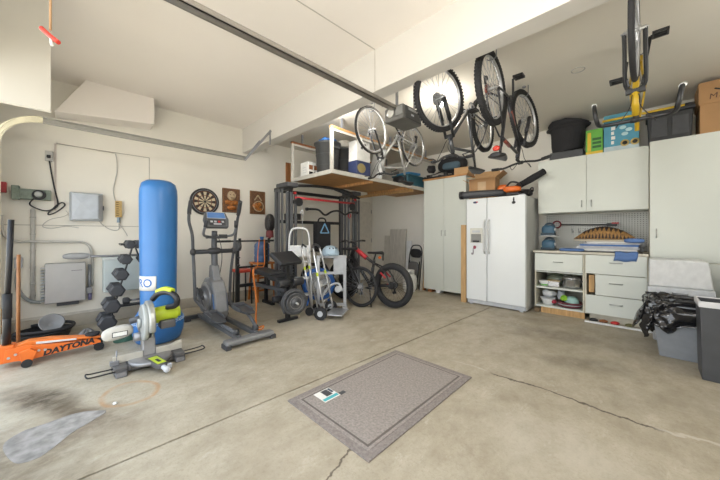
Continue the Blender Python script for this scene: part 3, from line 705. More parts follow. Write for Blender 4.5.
m = MB(); m.bb((-.2,-.12,.04),(-.14,.12,.08)); m.build('cross_member', M_ed, t, bevel=.005)
# shroud with flywheel cover
m = MB(); m.prism([(-.70,.10),(-.10,.10),(-.08,.20),(-.14,.45),(-.22,.56),(-.34,.62),(-.50,.60),(-.64,.50),(-.72,.32)], -.085,.085, frame((0,0,0),(1,0,0),(0,0,1))); m.build('shroud', M_em, t, bevel=.03, seg=3)
for s in (-1,1):
    m = MB(); m.lathe([(.205,0),(.20,.022),(.15,.028),(.145,.018),(.06,.02),(.055,.035),(0,.037)],(-.42,s*.085,.345),(0,s,0),n=36); m.build('flywheel_disc', mat('disc_grey',(.30,.30,.31),.35,.4), t)
    m = MB(); m.prism([(-.13,.2),(-.10,.2),(-.155,.42),(-.185,.42)],0,.004,frame((0,s*.086,0),(1,0,0),(0,0,1))); m.build('blue_stripe', mat('stripe_blue',(.05,.16,.4),.4), t)
# mast
m = MB(); m.tube([(-.34,0,.58),(-.36,0,.80),(-.38,0,1.05),(-.36,0,1.24)],[.045,.04,.035,.035],12,smooth_pts=4); m.build('mast', M_eg, t)
m = MB(); m.prism([(-.46,.54),(-.24,.50),(-.28,.66),(-.32,.78),(-.42,.78)],-.05,.05,frame((0,0,0),(1,0,0),(0,0,1))); m.build('mast_cover', M_em, t, bevel=.015)
m = MB(); m.cyl((-.37,-.27,.965),(-.37,.27,.965),.03); m.sph((-.37,0,.97),(.07,.1,.05)); m.build('pivot_axle', M_ed, t)
m = MB(); m.prism([(-.14,-.10),(.14,-.10),(.16,.02),(.13,.13),(-.13,.13),(-.16,.02)],-.03,.03,frame((-.30,0,1.37),(0,1,0),(-.45,0,.9))); con = m.build('console', M_eg, t, bevel=.015, seg=3)
Mc = frame((-.30,0,1.37),(0,1,0),(-.45,0,.9))
m = MB(); m.prism([(-.115,.035),(.115,.035),(.105,.115),(-.105,.115)],.030,.034,Mc); m.build('screen', mat('blue_screen',(.10,.22,.5),.15), con)
m = MB(); m.prism([(-.12,.028),(.12,.028),(.11,.122),(-.11,.122)],.029,.032,Mc); m.build('screen_bezel', mat('pale_bezel',(.42,.46,.52),.4), con)
m = MB(); m.prism([(-.10,-.08),(.10,-.08),(.11,.015),(-.11,.015)],.030,.033,Mc); m.build('button_panel', M_ed, con)
for i in range(4): MB().prism([(-.085+i*.047,-.035),(-.055+i*.047,-.035),(-.055+i*.047,-.01),(-.085+i*.047,-.01)],.033,.036,Mc).build('button', M_lgrey if i!=2 else M_red, con)
m = MB(); m.prism([(-.05,-.068),(.05,-.068),(.05,-.046),(-.05,-.046)],.033,.035,Mc); m.build('label_strip', M_lgrey, con)
m = MB(); m.bb((-.34,-.12,1.14),(-.22,.12,1.17)); m.lathe([(.05,0),(.055,.03),(.045,.03),(.04,.01),(0,.01)],(-.25,.07,1.165)); m.build('bottle_tray', M_ed, t, bevel=.006)
# fixed grips
for s in (-1,1):
    m = MB(); m.tube([(-.35,s*.03,1.16),(-.27,s*.13,1.17),(-.19,s*.19,1.20),(-.12,s*.19,1.30),(-.10,s*.18,1.36)],.016,9,smooth_pts=5); m.build('fixed_handle', M_mgrey, t)
    m = MB(); m.cyl((-.125,s*.19,1.29),(-.095,s*.179,1.375),.021); m.build('hand_grip', M_ed, t)
# moving arms: far-left one swung back, near one forward
for s, q in ((-1,.09),(1,-.10)):
    base = V((-.37, s*.26, .965))
    m = MB(); m.tube([base+V((-.02+q*1.2,0,-.60)), base+V((-.02+q*.8,0,-.3)), base, base+V((.02-q*.2,s*.01,.22)), base+V((-.02-q*.9,s*.02,.40)), base+V((-.0-q*1.8,s*.0,.55)), base+V((.03-q*2.4,-s*.02,.66))],.019,10,smooth_pts=6); arm = m.build('moving_arm', M_eg, t)
    m = MB(); m.tube([base+V((-.012-q*1.5,s*.005,.50)), base+V((.0-q*1.8,s*.0,.55)), base+V((.03-q*2.4,-s*.02,.66)), base+V((.033-q*2.5,-s*.022,.675))],.025,10,smooth_pts=4); m.build('foam_grip', M_ed, arm)
    m = MB(); m.sph(base,(.045,.035,.05)); m.build('pivot_cap', M_ed, arm)
    # lower link and pedal
    a0 = base+V((-.02+q*1.2,0,-.60)); pz = .20 if s < 0 else .24
    m = MB(); m.tube([a0, a0+V((.20,-s*.06,-.12)), V((.28, s*.17, pz-.03)), V((.62,s*.12,.13))],.02,9,smooth_pts=4); link = m.build('pedal_link', M_eg, t)
    m = MB(); m.prism([(-.04,-.07),(.26,-.07),(.33,-.05),(.34,.05),(.26,.07),(-.04,.07)],0,.025,frame((.04,s*.17,pz),(1,0,-.06),(0,1,0))); ped = m.build('pedal', M_ed, t, bevel=.008)
    m = MB(); m.prism([(-.05,-.075),(-.03,-.075),(-.03,.075),(-.05,.075)],0,.06,frame((.04,s*.17,pz),(1,0,-.06),(0,1,0))); m.prism([(-.04,-.08),(.22,-.08),(.22,-.07),(-.04,-.07)],0,.045,frame((.04,s*.17,pz),(1,0,-.06),(0,1,0))); m.prism([(-.04,.07),(.22,.07),(.22,.08),(-.04,.08)],0,.045,frame((.04,s*.17,pz),(1,0,-.06),(0,1,0))); m.build('pedal_rim', M_eg, ped, bevel=.004)
    m = MB(); m.cyl((.62,s*.085,.125),(.62,s*.135,.125),.032,n=20); m.build('roller', M_ed, t)
    c0 = V((-.42, s*.13, .345)); c1 = c0 + V((.14*s, 0, -.10*s))
    m = MB(); m.beam(c0, c1, .03,.045,up=(0,1,0)); m.cyl(c0-V((0,s*.03,0)),c0+V((0,s*.03,0)),.03); m.cyl(c1-V((0,.02,0)),c1+V((0,s*.05,0)),.025); m.build('crank', M_ed, t, bevel=.004)
    m = MB(); m.tube([c1+V((0,s*.04,0)), V((-.1,s*.17,pz-.04)), V((.3,s*.17,pz-.025))],.02,9,smooth_pts=4); m.build('foot_arm', M_eg, t)
m = MB(); m.cyl((-.20,.225,1.03),(-.20,.275,1.03),.065,n=24); m.cyl((-.20,.22,1.03),(-.20,.28,1.03),.03,n=16); m.build('resistance_knob', M_ed, t)
m = MB(); m.tube([(-.36,.03,1.2),(-.30,.06,1.05),(-.29,.07,.85),(-.33,.05,.62)],.005,6,smooth_pts=5); m.build('sensor_cable', M_black, t)

# ------------------------------------------------------------------ barbell rack with bench
t = thing('weight_bench', 'black weight bench with preacher pad, leg rollers and barbell uprights', 'weight bench', (-4.0,2.2,0))
B = lambda X,Y,Z: V((X+4.0,Y-2.2,Z))
for Y in (1.93,2.43):
    m = MB(); m.bb(B(-4.73,Y-.025,0),B(-4.68,Y+.025,1.10)); m.build('upright', M_blkmet, t, bevel=.003)
    m = MB(); m.bb(B(-4.80,Y-.03,0),B(-4.45,Y+.03,.05)); m.build('upright_foot', M_blkmet, t, bevel=.003)
    m = MB(); m.bb(B(-4.68,Y-.02,1.05),B(-4.60,Y+.02,1.07)); m.bb(B(-4.62,Y-.02,1.05),B(-4.60,Y+.02,1.13)); m.build('bar_hook', M_blkmet, t, bevel=.003)
    for z in (.70,.82,.94): MB().cyl(B(-4.68,Y,z),B(-4.62,Y,z),.012).build('peg', M_blkmet, t)
m = MB(); m.bb(B(-4.73,1.955,.33),B(-4.68,2.405,.38)); m.build('cross_bar', M_blkmet, t, bevel=.003)
m = MB(); m.bb(B(-4.73,1.955,.64),B(-4.68,2.405,.67)); m.build('upper_cross_bar', M_blkmet, t, bevel=.003)
m = MB(); m.beam(B(-4.70,2.2,.355),B(-3.62,2.17,.40),.05,.05); m.beam(B(-3.9,2.18,.38),B(-3.56,2.13,.10),.05,.05); m.build('main_beam', M_eg, t, bevel=.004)
m = MB(); m.beam(B(-3.52,2.14,.02),B(-3.54,2.14,.80),.055,.055,up=(1,0,0)); m.build('front_post', M_blkmet, t, bevel=.004)
m = MB(); m.bb(B(-3.55,1.99,0),B(-3.49,2.29,.035)); m.build('front_foot', M_blkmet, t, bevel=.006)
m = MB(); m.box(B(-4.22,2.2,.60),(.62,.27,.07),RY(.05)); m.build('bench_pad', M_pad, t, bevel=.02, seg=3)
m = MB(); m.box(B(-3.76,2.18,.565),(.26,.30,.065)); m.build('seat_pad', M_pad, t, bevel=.02, seg=3)
m = MB(); m.beam(B(-4.2,2.2,.37),B(-4.2,2.2,.57),.05,.05,up=(1,0,0)); m.beam(B(-3.78,2.18,.38),B(-3.78,2.18,.54),.05,.05,up=(1,0,0)); m.build('pad_post', M_blkmet, t, bevel=.003)
Rp = RZ(.30) @ RY(.62)
m = MB(); m.box(B(-3.56,2.14,.86),(.26,.44,.06),Rp); m.build('preacher_pad', M_pad, t, bevel=.02, seg=3)
m = MB(); m.box(B(-3.56,2.14,.825),(.12,.20,.02),Rp); m.build('pad_bracket', M_blkmet, t)
m = MB(); m.cyl(B(-3.46,1.94,.535),B(-3.46,2.36,.535),.014); m.beam(B(-3.53,2.14,.56),B(-3.44,2.14,.53),.04,.04); m.build('leg_axle', M_blkmet, t)
for y0,y1 in ((1.95,2.11),(2.18,2.35)):
    MB().lathe([(.05,0),(.056,.008),(.056,.152),(.05,.16)],B(-3.46,y0,.535),(0,1,0),n=20).build('leg_roller', M_pad, t)
m = MB(); m.beam(B(-3.45,2.14,.53),B(-3.40,2.14,.24),.04,.04,up=(1,0,0)); m.build('leg_arm', M_blkmet, t)
for y0,y1 in ((1.97,2.10),(2.17,2.30)):
    MB().lathe([(.038,0),(.044,.008),(.044,.122),(.038,.13)],B(-3.62,y0,.30),(0,1,0),n=20).build('lower_roller', M_pad, t)
pc = B(-3.37,2.14,.29); pa = V((.9,-.22,.0))
m = MB(); m.cyl(pc-pa.normalized()*.04, pc+pa.normalized()*.17, .014); m.build('plate_peg', M_silver, t)
def plate(c, a, R, T, label):
    o = thing('weight_plate', label, 'weight plate', c, 0, 'weight plates on the bench leg arm')
    MB().lathe([(.02,0),(R*.32,0),(R*.34,-T*.25),(R*.82,-T*.25),(R*.86,0),(R*.97,0),(R,T*.15),(R,T*.85),(R*.97,T),(R*.86,T),(R*.82,T*1.0-T*.3),(R*.34,T*.7),(R*.32,T),(.02,T)],(0,0,0),a,n=40,cap=False).build('plate', mat('iron_plate',(.09,.092,.097),.5,.4,var=.2,scale=30), o)
    MB().torus(V(a).normalized()*T*.7,a,R*.6,.005,36,6).build('raised_ring', mat('worn_ring',(.22,.22,.22),.4,.5), o)
wp = wm(t) @ pc; an = pa.normalized()
plate(wp+an*.0, an, .175, .028, 'large iron plate on the leg arm peg, innermost against the bench')
plate(wp+an*.040, an, .165, .026, 'iron plate sandwiched between two others on the bench leg arm')
plate(wp+an*.076, an, .13, .024, 'smallest outer iron plate on the bench leg arm peg')
t = thing('barbell', 'long black barbell resting level across the bench uprights', 'barbell', (-4.645,2.2,1.085))
MB().cyl((0,-.62,0),(0,.34,0),.013,n=12).build('bar', M_black, t)
for y0,y1 in ((-.62,-.40),(.27,.34)): MB().cyl((0,y0,0),(0,y1,0),.018,n=12).build('sleeve', M_blkmet, t)
# boxing gloves on the upright
t = thing('boxing_glove', 'black boxing glove with red cuff hanging over the barbell by the gym tower', 'boxing glove', (-4.63,2.46,1.34))
MB().sph((0,0,.05),(.075,.085,.16),p=.85).build('mitt', mat('black_glove',(.03,.028,.028),.4,var=.1), t)
MB().sph((.06,-.04,.02),(.035,.04,.09),R=RX(.2)).build('thumb', MATS['black_glove'], t)
MB().lathe([(.06,0),(.066,.01),(.062,.10),(.055,.12)],(0,0,-.20)).build('cuff', mat('dark_red_leather',(.16,.03,.03),.5), t)
m = MB(); m.cyl((0,0,-.2),(-.02,-.0,-.215),.02); m.build('strap', M_red, t)
# stool with jug
M_os = mat('orange_wood', (.50,.16,.03), .45, var=.2, scale=8)
t = thing('stool', 'orange wooden stool behind the weight bench holding a blue water jug', 'stool', (-5.0,2.50,0))
for sx in (-1,1):
    for sy in (-1,1):
        MB().beam((sx*.17,sy*.17,0),(sx*.13,sy*.13,.66),.035,.035,up=(1,0,0)).build('leg', M_os, t, bevel=.004)
for z in (.2,.42):
    q = .17-.04*z/.66
    for a, b in (((-q,-q),(q,-q)),((q,-q),(q,q)),((q,q),(-q,q)),((-q,q),(-q,-q))):
        MB().beam((a[0],a[1],z),(b[0],b[1],z),.022,.03).build('rung', M_os, t, bevel=.003)
MB().bb((-.17,-.17,.655),(.17,.17,.69)).build('seat', M_os, t, bevel=.01)
t = thing('water_jug', 'blue translucent water jug standing on the orange stool', 'water jug', (-5.0,2.50,.69))
M_jug = mat('jug_blue', (.12,.24,.50), .15, trans=.35, var=.05)
MB().lathe([(.12,0),(.135,.015),(.135,.10),(.128,.115),(.128,.13),(.135,.145),(.135,.24),(.128,.255),(.135,.27),(.13,.32),(.09,.365),(.035,.39),(.03,.43)],n=28).build('body', M_jug, t)
MB().cyl((0,0,.43),(0,0,.46),.036,n=20).build('cap', M_blue, t)
t = thing('padded_stool', 'small red padded seat on black legs beside the orange stool', 'stool', (-4.95,2.12,0))
MB().box((0,0,.57),(.30,.28,.05)).build('seat', mat('red_vinyl',(.60,.07,.04),.45), t, bevel=.02, seg=3)
for sx in (-1,1):
    for sy in (-1,1): MB().cyl((sx*.12,sy*.11,0),(sx*.11,sy*.10,.55),.012).build('leg', M_blkmet, t)
# orange strap
m = MB(); m.tube([(-4.63,2.36,1.106),(-4.60,2.34,.95),(-4.45,2.26,.68),(-4.30,2.02,.66),(-3.90,1.87,.28),(-3.62,1.72,.03),(-3.50,1.69,.012),(-3.40,1.72,.05),(-3.36,1.68,.03),(-3.44,1.63,.014),(-3.52,1.66,.02)],.009,7,smooth_pts=6)
m.tube([(-4.63,2.27,1.106),(-4.58,2.22,.9),(-4.40,2.12,.665),(-4.28,1.99,.64),(-4.0,1.90,.34),(-3.66,1.75,.06),(-3.56,1.70,.012)],.008,7,smooth_pts=6)
tag(m.build('orange_strap', mat('orange_webbing',(.65,.2,.04),.7)), 'orange cord hanging from the barbell and trailing down to the floor', 'cord')

# ------------------------------------------------------------------ step ladder
t = thing('step_ladder', 'white folding step stool with rounded top rail beside the weight plates', 'step ladder', (-3.87,2.56,0), .78-PI/2+.2)
for s in (-1,1):
    m = MB(); m.tube([(.02,s*.235,0),(.0,s*.215,.45),(-.04,s*.19,.92)],.0175,9); m.build('front_leg', M_alu if 0 else M_white, t)
    m = MB(); m.tube([(-.20,s*.22,0),(-.14,s*.20,.42),(-.07,s*.185,.80)],.015,9); m.build('rear_leg', M_alu, t)
    for q in (.02,): MB().cyl((.02,s*.235,0),(.018,s*.233,.05),.024).build('foot', M_dgrey, t)
m = MB(); m.tube([(-.04,-.19,.90),(-.055,-.185,1.12),(-.06,-.15,1.25),(-.062,-.07,1.29),(-.062,.07,1.29),(-.06,.15,1.25),(-.055,.185,1.12),(-.04,.19,.90)],.019,10,smooth_pts=4); m.build('top_rail', mat('pale_rail',(.62,.63,.64),.35,.2), t)
for z, d in ((.24,.15),(.50,.15),(.76,.16)):
    m = MB(); m.bb((-d+.02,-.20+.03*z,z-.012),(.04-.05*z,.20-.03*z,z+.012)); st = m.build('step', M_white, t, bevel=.006)
    m = MB(); 
    m.bb((-d+.035,-.18+.03*z,z+.012),(.03-.05*z,.18-.03*z,z+.0145)); m.build('tread', M_lgrey, st)
m = MB(); m.box((-.035,0,.93),(.02,.36,.18)); m.build('tool_panel', M_white, t, bevel=.006)

t.scale = (.9,.84,1.0)
# ------------------------------------------------------------------ multi gym
gx, gy0, gy1 = -4.22, 2.60, 4.10
t = thing('multi_gym', 'black cable gym with two tall weight towers and red crossbar by the wall', 'gym machine', (-4.6,3.35,0))
G = lambda X,Y,Z: V((X+4.6,Y-3.35,Z))
M_tw = mat('tower_grey', (.12,.125,.135), .4, .3)
for nm, y, s in (('weight_tower',gy0,1),('weight_tower',gy1,-1)):
    m = MB()
    for X in (gx, -4.62): m.bb(G(X-.035,y-.035,0),G(X+.035,y+.035,2.08))
    m.bb(G(-4.66,y-.05,0),G(gx+.06,y+.05,.07)); m.bb(G(-4.66,y-.045,2.03),G(gx+.04,y+.045,2.10))
    tw = m.build(nm, M_blkmet, t, bevel=.004)
    for X in (gx+.09,):
        MB().bb(G(X-.05,y-.10,.06),G(X-.02,y-.06,1.98)).build('shroud_panel', M_tw, tw, bevel=.003)
        MB().bb(G(X-.05,y-.03,.06),G(X-.02,y+.02,1.98)).build('shroud_panel', M_tw, tw, bevel=.003)
        MB().bb(G(X-.05,y+.06,.06),G(X-.02,y+.10,1.98)).build('shroud_panel', M_tw, tw, bevel=.003)
    for q in (-.045,.045): MB().cyl(G(gx+.02,y+q,.08),G(gx+.02,y+q,2.0),.009).build('guide_rod', M_silver, tw)
    for k in range(12):
        MB().bb(G(gx-.12,y-.11,.12+k*.052),G(gx+.03,y+.11,.165+k*.052)).build('stack_plate', M_black, tw, bevel=.004)
    m = MB(); m.bb(G(gx-.26,y-.11,2.07),G(gx+.10,y+.11,2.15)); m.build('tower_cap', mat('cap_grey',(.07,.072,.078),.5), tw, bevel=.02, seg=3)
    for k in range(3): MB().bb(G(gx-.07-k*.105,y-.125,.07),G(gx-.0-k*.105,y-.115,2.04)).build('shroud_panel', M_tw if k%2 else M_eg, tw, bevel=.003)
    m = MB(); m.cyl(G(gx+.06,y+s*.13,1.82),G(gx+.09,y+s*.13,1.82),.075,n=24); m.build('pulley', M_blkmet, tw)
    m = MB(); m.bb(G(gx+.0,y+s*.02,1.79),G(gx+.05,y+s*.16,1.85)); m.build('pulley_arm', M_blkmet, tw, bevel=.004)
    m = MB(); m.cyl(G(gx+.075,y+s*.20,1.82),G(gx+.075,y+s*.20,.35),.004,n=6); m.build('pull_cable', M_lgrey, tw)
    m = MB(); m.tube([G(gx+.075,y+s*.20,1.70),G(gx+.075,y+s*.16,1.63),G(gx+.075,y+s*.20,1.58),G(gx+.075,y+s*.24,1.63),G(gx+.075,y+s*.20,1.70)],.009,7); m.build('hook', M_red if s<0 else M_silver, tw)
    m = MB(); m.cyl(G(gx+.05,y+s*.05,1.97),G(gx+.10,y+s*.05,1.97),.022); m.build('lock_knob', M_red, tw)
MB().cyl(G(gx+.06,gy0+.06,1.895),G(gx+.06,gy1-.06,1.895),.021,n=12).build('red_crossbar', mat('bright_red',(.62,.04,.05),.35), t)
MB().bb(G(-4.66,gy0+.03,2.03),G(-4.60,gy1-.03,2.09)).build('rear_top_beam', M_blkmet, t, bevel=.004)
MB().bb(G(-4.66,gy0+.03,0),G(-4.60,gy1-.03,.06)).build('rear_base_beam', M_blkmet, t, bevel=.004)
m = MB(); m.tube([G(gx+.02,gy0+.08,2.11),G(gx+.10,gy0+.38,2.13),G(gx+.14,gy0+.72,2.135),G(gx+.12,gy0+1.05,2.13),G(gx+.03,gy1-.1,2.11)],.026,10,smooth_pts=6); m.build('pull_up_bar', M_blkmet, t)
for a, b in (((gx+.12,gy0+.95,2.13),(gx+.34,gy1-.18,1.96)),((gx+.12,gy0+.88,2.125),(gx-.1,gy1-.1,2.10))):
    MB().tube([G(*a),G(*b)],.022,9).build('grip_handle', M_rub, t)
m = MB(); m.bb(G(-4.66,gy0+.03,1.46),G(-4.62,gy1-.03,1.52)); m.build('rear_cross_beam', M_blkmet, t, bevel=.004)
m = MB(); m.bb(G(-4.60,gy0+.12,1.52),G(-4.42,gy0+.36,1.64)); m.build('phone_tray', M_black, t, bevel=.01)
t.scale = (1,1,.955)
t = thing('curl_bar', 'black wavy curl bar hung between the two gym towers', 'curl bar', (-4.08,3.4,1.60))
m = MB(); m.tube([(0,-.56,.02),(0,-.44,.03),(0,-.30,.02),(0,-.16,-.06),(0,0,.01),(0,.16,.03),(0,.32,-.03),(0,.46,.02),(0,.66,.03)],.018,10,smooth_pts=6); m.build('bar', M_blkmet, t)
for y in (-.55,.66): MB().cyl((0,y-.02,.02),(0,y+.02,.025),.028).build('end_cap', M_blkmet, t)
# black bag with pale blue triangle
t = thing('hanging_bag', 'black gym bag with pale blue triangle outline hanging inside the gym', 'bag', (-4.35,3.38,1.05))
MB().box((0,0,.10),(.16,.34,.56)).build('body', M_cloth, t, bevel=.05, seg=3)
MB().tube([(0,-.1,.36),(0,-.06,.44),(0,.06,.44),(0,.1,.36)],.014,8,smooth_pts=4).build('strap', M_cloth, t)
m = MB(); tri = [V((.084,-.10,.17)),V((.084,.10,.17)),V((.084,0,.345))]; 
for a, b in ((0,1),(1,2),(2,0)): m.beam(tri[a],tri[b],.022,.006,up=(1,0,0))
m.build('triangle_emblem', mat('pale_blue',(.25,.5,.75),.4), t)

# ------------------------------------------------------------------ folding hand trucks, cart frame and fan
t = thing('hand_truck', 'folding silver hand truck with black wheels in front of the grey cart', 'hand truck', (-3.33,2.66,0), .55)
for s in (-1,1):
    m = MB(); m.tube([(.05,s*.17,.10),(-.02,s*.17,.4),(-.12,s*.15,.88),(-.15,s*.12,1.0)],.014,9); m.build('side_rail', M_silver, t)
    m = MB(); m.cyl((.0,s*.20,.09),(.0,s*.24,.09),.09,n=28); m.build('wheel', M_rub, t)
    m = MB(); m.cyl((.0,s*.195,.09),(.0,s*.245,.09),.04,n=20); m.build('wheel_hub', M_lgrey, t)
    m = MB(); m.tube([(-.064,s*.163,.60),(-.075,s*.16,.65)],.018,9); m.build('rail_sticker', M_lime, t)
m = MB(); m.tube([(-.15,-.12,1.0),(-.17,-.06,1.04),(-.17,.06,1.04),(-.15,.12,1.0)],.017,9,smooth_pts=4); m.build('handle', M_dgrey, t)
for z, x in ((.25,.02),(.45,-.03)): MB().cyl((x,-.17,z),(x,.17,z),.01).build('cross_bar', M_silver, t)
MB().bb((.05,-.19,.06),(.30,.19,.075)).build('toe_plate', M_alu, t, bevel=.003)
MB().cyl((0,-.22,.09),(0,.22,.09),.01).build('axle', M_mgrey, t)
t = thing('folded_trolley', 'pair of slim silver trolley handles with yellow stickers behind the plates', 'trolley', (-3.62,2.57,0), .5)
for s in (-1,1):
    MB().tube([(.10,s*.09,.05),(.0,s*.08,.5),(-.09,s*.07,1.0)],.013,9).build('side_rail', M_silver, t)
    MB().tube([(-.03,s*.077,.66),(-.04,s*.076,.71)],.017,9).build('rail_sticker', M_lime, t)
    MB().cyl((.06,s*.11,.06),(.06,s*.135,.06),.06,n=20).build('wheel', M_rub, t)
MB().tube([(-.09,-.07,1.0),(-.11,0,1.04),(-.09,.07,1.0)],.014,9).build('handle', M_dgrey, t)
MB().bb((.06,-.10,.03),(.15,.10,.045)).build('toe_plate', M_alu, t)
MB().cyl((.06,-.12,.06),(.06,.12,.06),.008).build('axle', M_mgrey, t)
t = thing('cart_frame', 'grey steel cart frame standing upright between trolley and dark bicycle', 'cart', (-3.55,2.95,0), -.72)
M_cf = mat('cart_grey', (.40,.41,.43), .4, .3)
for s in (-1,1):
    m = MB(); m.beam((0,s*.21,0),(0,s*.21,.86),.05,.06,up=(1,0,0)); up = m.build('post', M_cf, t, bevel=.004)
for z in (.08,.58,.84): MB().bb((-.022,-.19,z-.022),(.022,.19,z+.022)).build('rail', M_cf, t, bevel=.004)
MB().bb((-.02,.03,.60),(.02,.19,.82)).build('panel', M_cf, t, bevel=.004)
MB().bb((-.07,.17,0),(.08,.25,.05)).build('foot', M_cf, t, bevel=.006); MB().bb((-.07,-.25,0),(.08,-.17,.05)).build('foot', M_cf, t, bevel=.006)
MB().cyl((.03,.10,.33),(.07,.10,.33),.05,n=20).build('round_fitting', M_lgrey, t)
MB().tube([(.03,-.15,.2),(.03,-.05,.36),(.03,.10,.42),(.03,.17,.30)],.018,8,smooth_pts=4).build('bent_bar', M_lgrey, t)
t = thing('floor_fan', 'round white fan with blue rim behind the grey cart frame', 'fan', (-3.90,2.96,0), -.7)
MB().torus((0,0,.36),(1,0,0),.235,.04,40,10).build('rim', mat('fan_blue',(.03,.13,.45),.4), t)
m = MB()
for k in range(9): m.torus((.03,0,.36),(1,0,0),.03+k*.022,.0035,30,5)
m.build('grille', M_white, t)
MB().cyl((-.03,0,.36),(.045,0,.36),.07,n=24).build('hub', M_white, t)
for k in range(4):
    a = k*PI/2+.4; MB().box((0,.12*math.cos(a),.36+.12*math.sin(a)),(.012,.16,.11),RX(a)@RY(0.0)@RZ(.5)).build('blade', M_lgrey, t)
for s in (-1,1): MB().beam((0,s*.15,.14),(.0,s*.2,0),.04,.04,up=(1,0,0)).build('leg', MATS['fan_blue'], t)
t = thing('helmet', 'light blue helmet resting on top of the grey cart frame', 'helmet', (-3.53,2.91,.865))
M_hel = mat('helmet_blue',(.36,.47,.56),.4)
MB().lathe([(.135,0),(.14,.04),(.12,.10),(.07,.145),(0,.155)],n=24).build('shell', M_hel, t)
MB().box((.12,-.05,.02),(.12,.16,.015),RZ(-.4)).build('peak', M_hel, t, bevel=.004)
for a in (-.5,0,.5): MB().box((.09*math.cos(a-.3),.09*math.sin(a-.3),.11),(.05,.02,.03),RZ(a-.3)).build('air_vent', M_black, t, bevel=.004)
# ------------------------------------------------------------------ storage loft
LX0, LX1, LY0, LY1, LZ = -4.44, -3.36, 2.80, 5.80, 2.15
t = thing('storage_loft', 'white edged plywood storage loft hung from rear ceiling above the gym', 'loft', (-3.9,4.3,LZ))
M_edge = mat('loft_edge_white', (.52,.50,.45), .6)
MB().bb((LX0,LY0,LZ-.02),(LX1,LY1,LZ-.003)).build('deck', M_ply, t, world=True)
m = MB(); m.bb((LX0-.02,LY0-.025,LZ-.035),(LX1+.025,LY0,LZ+.03)); m.bb((LX1,LY0,LZ-.035),(LX1+.025,LY1,LZ+.03)); m.build('edge_trim', M_edge, t, world=True, bevel=.003)
for y in (3.7,4.75): MB().bb((LX0,y-.02,LZ-.07),(LX1,y+.02,LZ-.02)).build('joist', M_ply, t, world=True)
MB().bb((-5.3,4.9,LZ-.09),(LX1,4.95,LZ-.035)).build('ledger', M_wood, t, world=True)
for X in (LX0,LX1-.0):
    MB().bb((X-.02,LY0-.03,LZ-.03),(X+.025,LY0+.015,2.80)).build('upright', M_edge, t, world=True, bevel=.003)
    MB().bb((X-.03,LY0-.03,2.80),(X+.03,LY1,2.835)).build('top_rail', M_dwood if X==LX0 else M_ply, t, world=True, bevel=.003)
    MB().bb((X-.02,LY0-.03,2.765),(X+.022,LY1,2.80)).build('rail_lip', M_edge, t, world=True)
    for y in (3.0,4.2,5.4): MB().bb((X-.015,y-.015,2.83),(X+.015,y+.015,3.001)).build('ceiling_hanger', M_mgrey, t, world=True)
MB().bb((LX1-.03,5.55,0),(LX1+.02,5.60,LZ-.03)).build('post', mat('post_grey',(.30,.30,.30),.5), t, world=True, bevel=.003)
M_bin = mat('barrel_grey', (.045,.048,.05), .5)
def barrel(x, y, label, fill, fillm, name):
    t = thing('trash_barrel', label, 'barrel', (x,y,LZ), 0, 'dark grey barrels on the loft')
    MB().lathe([(.165,0),(.17,.01),(.205,.52),(.225,.53),(.228,.56),(.212,.56),(.19,.50),(.16,.03),(0,.03)],n=32).build('body', M_bin, t)
    m = MB()
    for z, r in ((.18,.181),(.36,.194)): m.torus((0,0,z),(0,0,1),r,.006,32,6)
    m.build('rib', M_bin, t)
    for s in (-1,1): MB().bb((s*.21-.02,-.06,.44),(s*.21+.025,.06,.48)).build('handle', M_bin, t, bevel=.008)
    if fill: fill(x,y)
barrel(-3.80,3.07,'nearer dark grey plastic barrel on the loft with blue rag on top', None, None, '')
barrel(-3.90,3.53,'farther dark grey plastic barrel on the loft with pale sack on top', None, None, '')
def lump(name, c, r, m, label, cat, seed=1):
    R_ = random.Random(seed); ph = [R_.uniform(0,6) for _ in range(6)]
    b = MB(); b.sph((0,0,0), r, 24, 14, p=.85)
    b.v = [p*(1+.10*math.sin(p.x/r[0]*4+ph[0])*math.sin(p.y/r[1]*4+ph[1])+.06*math.sin(p.z/r[2]*6+ph[2]+p.x/r[0]*5)) for p in b.v]
    o = b.build(name, m); o.location = c; return tag(o, label, cat)
lump('blue_rag', (-3.80,3.07,LZ+.60), (.14,.14,.055), M_blue, 'crumpled blue rag on top of the nearer loft barrel', 'rag', 3)
lump('pale_sack', (-3.88,3.55,LZ+.645), (.17,.20,.085), mat('pale_cloth',(.6,.57,.5),.8,bump=.3,bscale=20), 'pale cloth sack heaped on top of the farther loft barrel', 'sack', 4)
def carton(name, c, s, rz, m, label, cat='box', extra=None, group=None):
    t = thing(name, label, cat, c, rz, group)
    MB().bb((-s[0]/2,-s[1]/2,0),(s[0]/2,s[1]/2,s[2])).build('carton', m, t, bevel=.004)
    if extra: extra(t, s)
    return t
def pic_box(t, s):
    k = 0
    for y in (-.3,0,.3):
        for z in (.28,.68):
            MB().bb((s[0]/2,y*s[1]-.045,z*s[2]-.04),(s[0]/2+.002,y*s[1]+.03,z*s[2]+.035)).build('printed_picture', M_dwood if (k%2) else M_blkmet, t); k += 1
    m = MB()
    for z in (.35,.5,.65): m.bb((-s[0]*.2,-s[1]/2-.001,z*s[2]),(s[0]*.25,-s[1]/2,z*s[2]+.008))
    m.build('printed_line', M_lgrey, t)
carton('picture_box', (-4.16,3.02,LZ), (.22,.34,.28), 0, M_paper, 'white carton with small printed pictures at the loft corner above the gym', extra=pic_box)
m = MB(); m.sph((0,0,0),(.09,.34,.11),p=.8,R=RX(.45)); o = m.build('green_bag', mat('green_bag',(.05,.22,.09),.55,bump=.3,bscale=25)); o.location=(-4.22,3.50,LZ+.27); tag(o,'green and pale sack leaning behind the pictured white carton on loft','sack')
